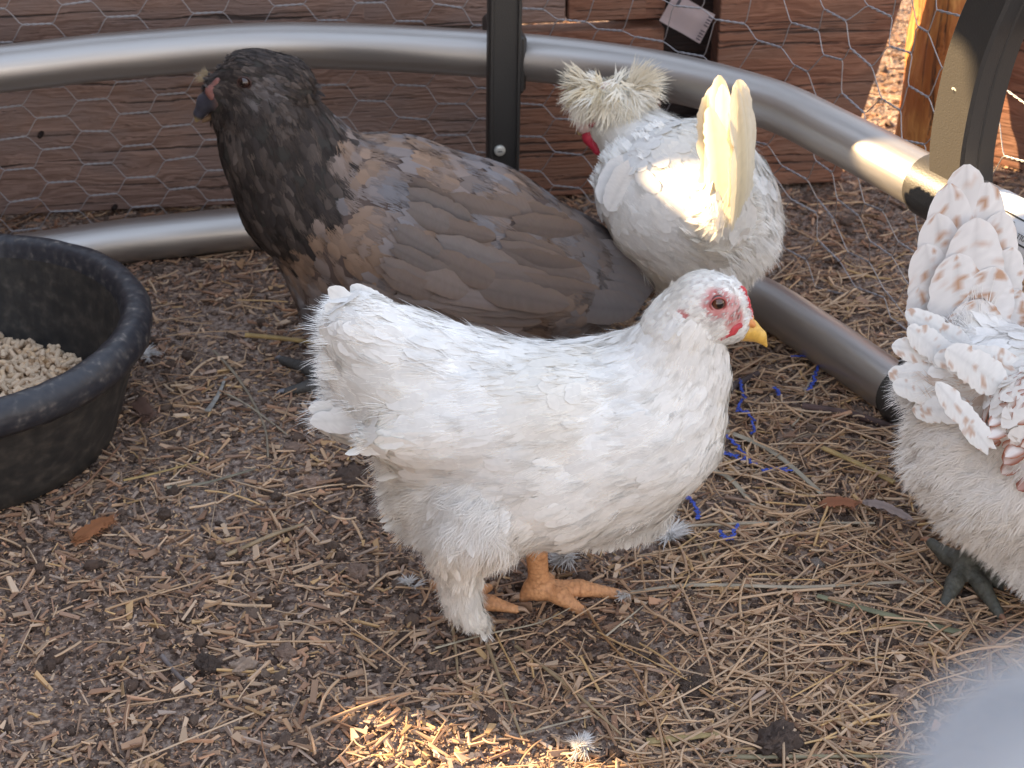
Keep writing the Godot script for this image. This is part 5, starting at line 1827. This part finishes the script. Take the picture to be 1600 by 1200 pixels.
	strand("straw_stem", "long straw under the lone blue fibre", "straw", [Vector3(0.1381, 0, -1.349), Vector3(0.2014, 0, -1.353), Vector3(0.2595, 0, -1.364), Vector3(0.3585, 0, -1.365)], 0.0021, pale, 0.6, "", 0.2)
	strand("straw_stem", "thin straw curving beside the reddish twig", "straw", [Vector3(0.3015, 0, -1.536), Vector3(0.3166, 0, -1.568), Vector3(0.3289, 0, -1.617), Vector3(0.345, 0, -1.66)], 0.0014, pale, 0.8, "", 0.2)
	strand("straw_stem", "thin arched straw across the straw patch at right", "straw", [Vector3(0.2494, 0, -1.445), Vector3(0.2766, 0, -1.49), Vector3(0.3142, 0, -1.516), Vector3(0.3614, 0, -1.512), Vector3(0.4056, 0, -1.494)], 0.0012, Color(0.24, 0.18, 0.12), 0.8, "", 0.3)
	strand("straw_stem", "golden bent straw at the left, beyond the feather", "straw", [Vector3(-0.3953, 0, -1.426), Vector3(-0.3632, 0, -1.447), Vector3(-0.3276, 0, -1.472)], 0.0020, gold, 0.5, "", 0.4)
	strand("grass_blade", "greenish grey blade left of the white hen's tail feathers", "grass blade", [Vector3(-0.3507, 0, -1.421), Vector3(-0.3147, 0, -1.433), Vector3(-0.2655, 0, -1.457)], 0.0030, Color(0.21, 0.185, 0.13), 0.4, "", 0.5)
	strand("straw_stem", "stout straw stem at left centre of the dirt", "straw", [Vector3(-0.2733, 0, -1.308), Vector3(-0.237, 0, -1.336), Vector3(-0.205, 0, -1.358)], 0.0028, tan1, 0.7, "", 0.2)
	strand("twig", "short grey twig at lower left", "twig", [Vector3(-0.3086, 0, -1.159), Vector3(-0.2929, 0, -1.138), Vector3(-0.2748, 0, -1.112)], 0.0026, Color(0.17, 0.14, 0.13), 1.0, "", 0.2)
	strand("twig", "forked dry stalk under the bowl's right side", "twig", [Vector3(-0.4635, 0, -1.397), Vector3(-0.4379, 0, -1.412), Vector3(-0.424, 0, -1.453), Vector3(-0.4128, 0, -1.497)], 0.0016, Color(0.24, 0.13, 0.08), 0.8, "", 0.4, 0.010)
	strand("straw_stem", "long straw slanting over the dirt behind the brown hen's toes", "straw", [Vector3(-0.326, 0, -1.617), Vector3(-0.2891, 0, -1.582), Vector3(-0.2398, 0, -1.522)], 0.0013, pale, 0.8, "", 0.3)
	strand("straw_stem", "thin straw leaning at the far left under the planks", "straw", [Vector3(-0.69, 0, -2.074), Vector3(-0.6378, 0.0504, -2) - Vector3(0, 0.0, 0), Vector3(-0.6095, 0.0676, -2)], 0.0014, Color(0.22, 0.12, 0.07), 0.9, "", 0.3, 0.0)
	strand("straw_stem", "straw lying behind the netting near the speckled hen's tail", "straw", [Vector3(0.3405, 0, -1.902), Vector3(0.4072, 0, -1.913), Vector3(0.4827, 0, -1.924)], 0.0020, Color(0.27, 0.15, 0.08), 0.7, "", 0.3)
	var blue := Color(0.045, 0.085, 0.42)
	var bl := [["frayed blue fibre hanging straight beside the white hen's breast", [Vector3(0.248, 0, -1.682), Vector3(0.2478, 0, -1.66), Vector3(0.2439, 0, -1.638)]], ["long crinkled blue fibre below the dark curved twig", [Vector3(0.2556, 0, -1.645), Vector3(0.2566, 0, -1.605), Vector3(0.2471, 0, -1.573), Vector3(0.2598, 0, -1.562), Vector3(0.2576, 0, -1.522)]], ["looped blue fibre right of the white hen's breast", [Vector3(0.2136, 0, -1.482), Vector3(0.2146, 0, -1.504), Vector3(0.2242, 0, -1.517), Vector3(0.2338, 0, -1.505), Vector3(0.2408, 0, -1.484), Vector3(0.2444, 0, -1.469)]], ["blue fibre strand lying under the looped one", [Vector3(0.2147, 0, -1.492), Vector3(0.2287, 0, -1.484), Vector3(0.241, 0, -1.474), Vector3(0.2541, 0, -1.462)]], ["small blue fibre wisp on the pale dried blade", [Vector3(0.2589, 0, -1.447), Vector3(0.2726, 0, -1.451), Vector3(0.287, 0, -1.45)]], ["blue fibre curving out from under the white hen", [Vector3(0.168, 0, -1.404), Vector3(0.1789, 0, -1.396), Vector3(0.1838, 0, -1.38), Vector3(0.1844, 0, -1.367)]], ["lone hooked blue fibre among the straw", [Vector3(0.2023, 0, -1.338), Vector3(0.2067, 0, -1.328), Vector3(0.2145, 0, -1.336), Vector3(0.2197, 0, -1.353)]], ["faint blue fibre near the lower steel rail", [Vector3(0.3302, 0, -1.611), Vector3(0.3427, 0, -1.645), Vector3(0.3526, 0, -1.681), Vector3(0.3218, 0, -1.687)]], ["tiny blue fibre speck near the thin curving straw", [Vector3(0.2925, 0, -1.618), Vector3(0.2959, 0, -1.611), Vector3(0.2965, 0, -1.605)]]]
	for q in bl:
		strand("blue_fibre", q[0], "fibre", q[1], 0.0016, blue, 0.35, "blue fibres in the straw", 0.1, 0.009)
	# loose feathers and fluff on the floor
	loose_feather("rust coloured feather lying near the bowl's right side", Vector3(-0.4072, 0, -1.345), 0.048, 0.012, -0.9, Color(0.24, 0.10, 0.045))
	loose_feather("pinkish grey feather lying left of the speckled hen's foot", Vector3(0.3729, 0, -1.378), 0.055, 0.008, 0.7, Color(0.28, 0.22, 0.20))
	loose_feather("small rust feather in the straw below the speckled hen's fluff", Vector3(0.327, 0, -1.389), 0.036, 0.010, 0.1, Color(0.26, 0.11, 0.06))
	loose_feather("dull brown feather stuck at the bowl's rim side", Vector3(-0.4041, 0, -1.575), 0.050, 0.014, 1.1, Color(0.17, 0.10, 0.075))
	for q in [["white down tuft beside the white hen's raised toes", Vector3(0.0489, 0, -1.297), 0.022, 26], ["white down tuft under the white hen's breast", Vector3(0.1526, 0, -1.334), 0.026, 22], ["sunlit cream down puff at the bottom edge", Vector3(0.0551, 0, -1.037), 0.016, 30], ["small white down wisp left of the feathered foot", Vector3(-0.0956, 0, -1.257), 0.016, 10], ["white down wisp on the long pale straw stem", Vector3(0.1028, 0, -1.238), 0.012, 8], ["grey down wisp against the bowl's right side", Vector3(-0.4222, 0, -1.698), 0.022, 12]]:
		var xf := []
		var cc := PackedColorArray()
		for i in q[3]:
			var y := Vector3(rng.randfn(0, 1), rng.randf_range(0.0, 0.9), rng.randfn(0, 1)).normalized()
			var x := y.cross(Vector3(0.2, 1, 0.1)).normalized()
			var L: float = q[2] * rng.randf_range(0.5, 1.0)
			xf.append(Transform3D(Basis(x * L, y * L, x.cross(y) * L), Vector3(rng.randfn(0, 0.003), 0.007 + rng.randf() * 0.006, rng.randfn(0, 0.003))))
			cc.append(Color(0.75, 0.72, 0.69) * rng.randf_range(0.7, 1.0))
		var o := many("down_tuft", m_downf, xf, cc)
		o.position = q[1]
		tag(o, q[0], "down")
	# droppings and stones
	var dm := mat(Color.WHITE, 0.9, true)
	dm.heightmap_enabled = true
	dm.heightmap_texture = noise_tex(0.06, [], 128, 4, 63)
	dm.heightmap_scale = 0.25
	dm.uv1_triplanar = true
	dm.uv1_scale = Vector3(20, 20, 20)
	var k := 0
	for q in [["whitish dropping left of the white hen's wing tip", Vector3(-0.2308, 0, -1.503), 0.012, Color(0.449, 0.371, 0.316)], ["pale round dropping left of the white hen's leg", Vector3(-0.1468, 0, -1.284), 0.012, Color(0.431, 0.357, 0.305)], ["whitish lump at lower right, near the bottom", Vector3(0.3351, 0, -1.111), 0.012, Color(0.600, 0.509, 0.432)], ["chalky lump in the chips at lower left of centre", Vector3(-0.2001, 0, -1.165), 0.011, Color(0.415, 0.344, 0.294)], ["white flaky dropping left of the chalky lump", Vector3(-0.2357, 0, -1.147), 0.011, Color(0.600, 0.536, 0.456)], ["dark brown dropping below the white flaky one", Vector3(-0.2668, 0, -1.149), 0.012, Color(0.115, 0.097, 0.085)], ["dark lump under the white hen's tail fluff", Vector3(-0.1682, 0, -1.445), 0.018, Color(0.157, 0.131, 0.113)], ["small white lump beside the bowl near the brown hen", Vector3(-0.3917, 0, -1.763), 0.008, Color(0.600, 0.509, 0.432)], ["dark brown clod at the bottom right", Vector3(0.2193, 0, -1.048), 0.020, Color(0.140, 0.117, 0.102)], ["grey clod right of the bottom straws", Vector3(0.1127, 0, -1.155), 0.012, Color(0.199, 0.166, 0.142)], ["pale lump at the bowl's foot", Vector3(-0.4695, 0, -1.369), 0.007, Color(0.515, 0.427, 0.362)], ["white crusted dropping above the dark lump", Vector3(-0.2039, 0, -1.439), 0.011, Color(0.582, 0.481, 0.410)], ["grey dropping on the chips right of the feathered foot", Vector3(-0.0671, 0, -1.142), 0.012, Color(0.248, 0.207, 0.177)], ["dark clod right of the orange bent stem", Vector3(0.157, 0, -1.117), 0.014, Color(0.132, 0.112, 0.096)]]:
		var o := obj("dropping", clump_mesh(dm, 200 + k), null, q[1] + Vector3.UP * (q[2] * 0.2))
		var ms: ArrayMesh = o.mesh
		var m2: StandardMaterial3D = dm.duplicate()
		m2.albedo_color = ((q[3] as Color) * Color(1.45, 1.2, 1.08)).linear_to_srgb()
		ms.surface_set_material(0, m2)
		o.scale = Vector3(q[2] * 1.05, q[2] * 0.75, q[2] * 0.8)
		o.rotation.y = k * 1.7
		tag(o, q[0], "clod" if "clod" in q[0] or "lump" in q[0] else "dropping")
		k += 1
	# a pale blue plastic stake close to the lens, out of focus
	var mb := MB.new()
	var top := Vector3(0.0347, 0.8737, -0.078)
	var pts := PackedVector3Array([Vector3(top.x, -0.1, top.z), top])
	var rr := PackedFloat32Array([0.0102, 0.0102])
	for i in 6:
		var a := (i + 1) / 6.0 * PI / 2
		pts.append(top + Vector3.UP * sin(a) * 0.0102)
		rr.append(0.0102 * cos(a) + 0.0002)
	sweep(mb, pts, rr, 24)
	var haze := mat(Color(lin(0.72, 0.83, 0.96), 0.72), 0.6)
	haze.transparency = BaseMaterial3D.TRANSPARENCY_ALPHA
	var o := obj("plastic_stake", mb.mesh(haze))
	tag(o, "blurred translucent pale blue plastic stake close by at the bottom right corner", "stake")


func loose_feather(label: String, p: Vector3, L: float, w: float, yaw: float, col: Color) -> void:
	var o := thing("loose_feather", label, "feather", p)
	var mb := MB.new()
	var d := Vector3(cos(yaw), 0.0, sin(yaw)) * L
	vane(mb, -d * 0.5 + Vector3.UP * 0.007, d * 0.5 + Vector3.UP * 0.012, Vector3.UP, w * 0.7, 0.006, col, col * 1.2, 0.5, 0.3)
	obj("vane", mb.mesh(dark_mat), o)
	var xf := []
	var cc := PackedColorArray()
	for i in 40:
		var t := rng.randf_range(-0.5, 0.42)
		var y := (d.normalized() * rng.randf_range(0.3, 0.9) + Vector3(-d.z, 0, d.x).normalized() * rng.randfn(0, 0.9) + Vector3.UP * rng.randf_range(-0.1, 0.35)).normalized()
		var x := y.cross(Vector3(0.1, 1, 0.1)).normalized()
		var S := w * rng.randf_range(0.7, 1.3)
		xf.append(Transform3D(Basis(x * S, y * S, x.cross(y) * S), d * t + Vector3.UP * 0.010))
		cc.append(col * rng.randf_range(0.8, 1.35))
	many("loose_barbs", m_darkfine, xf, cc, o)
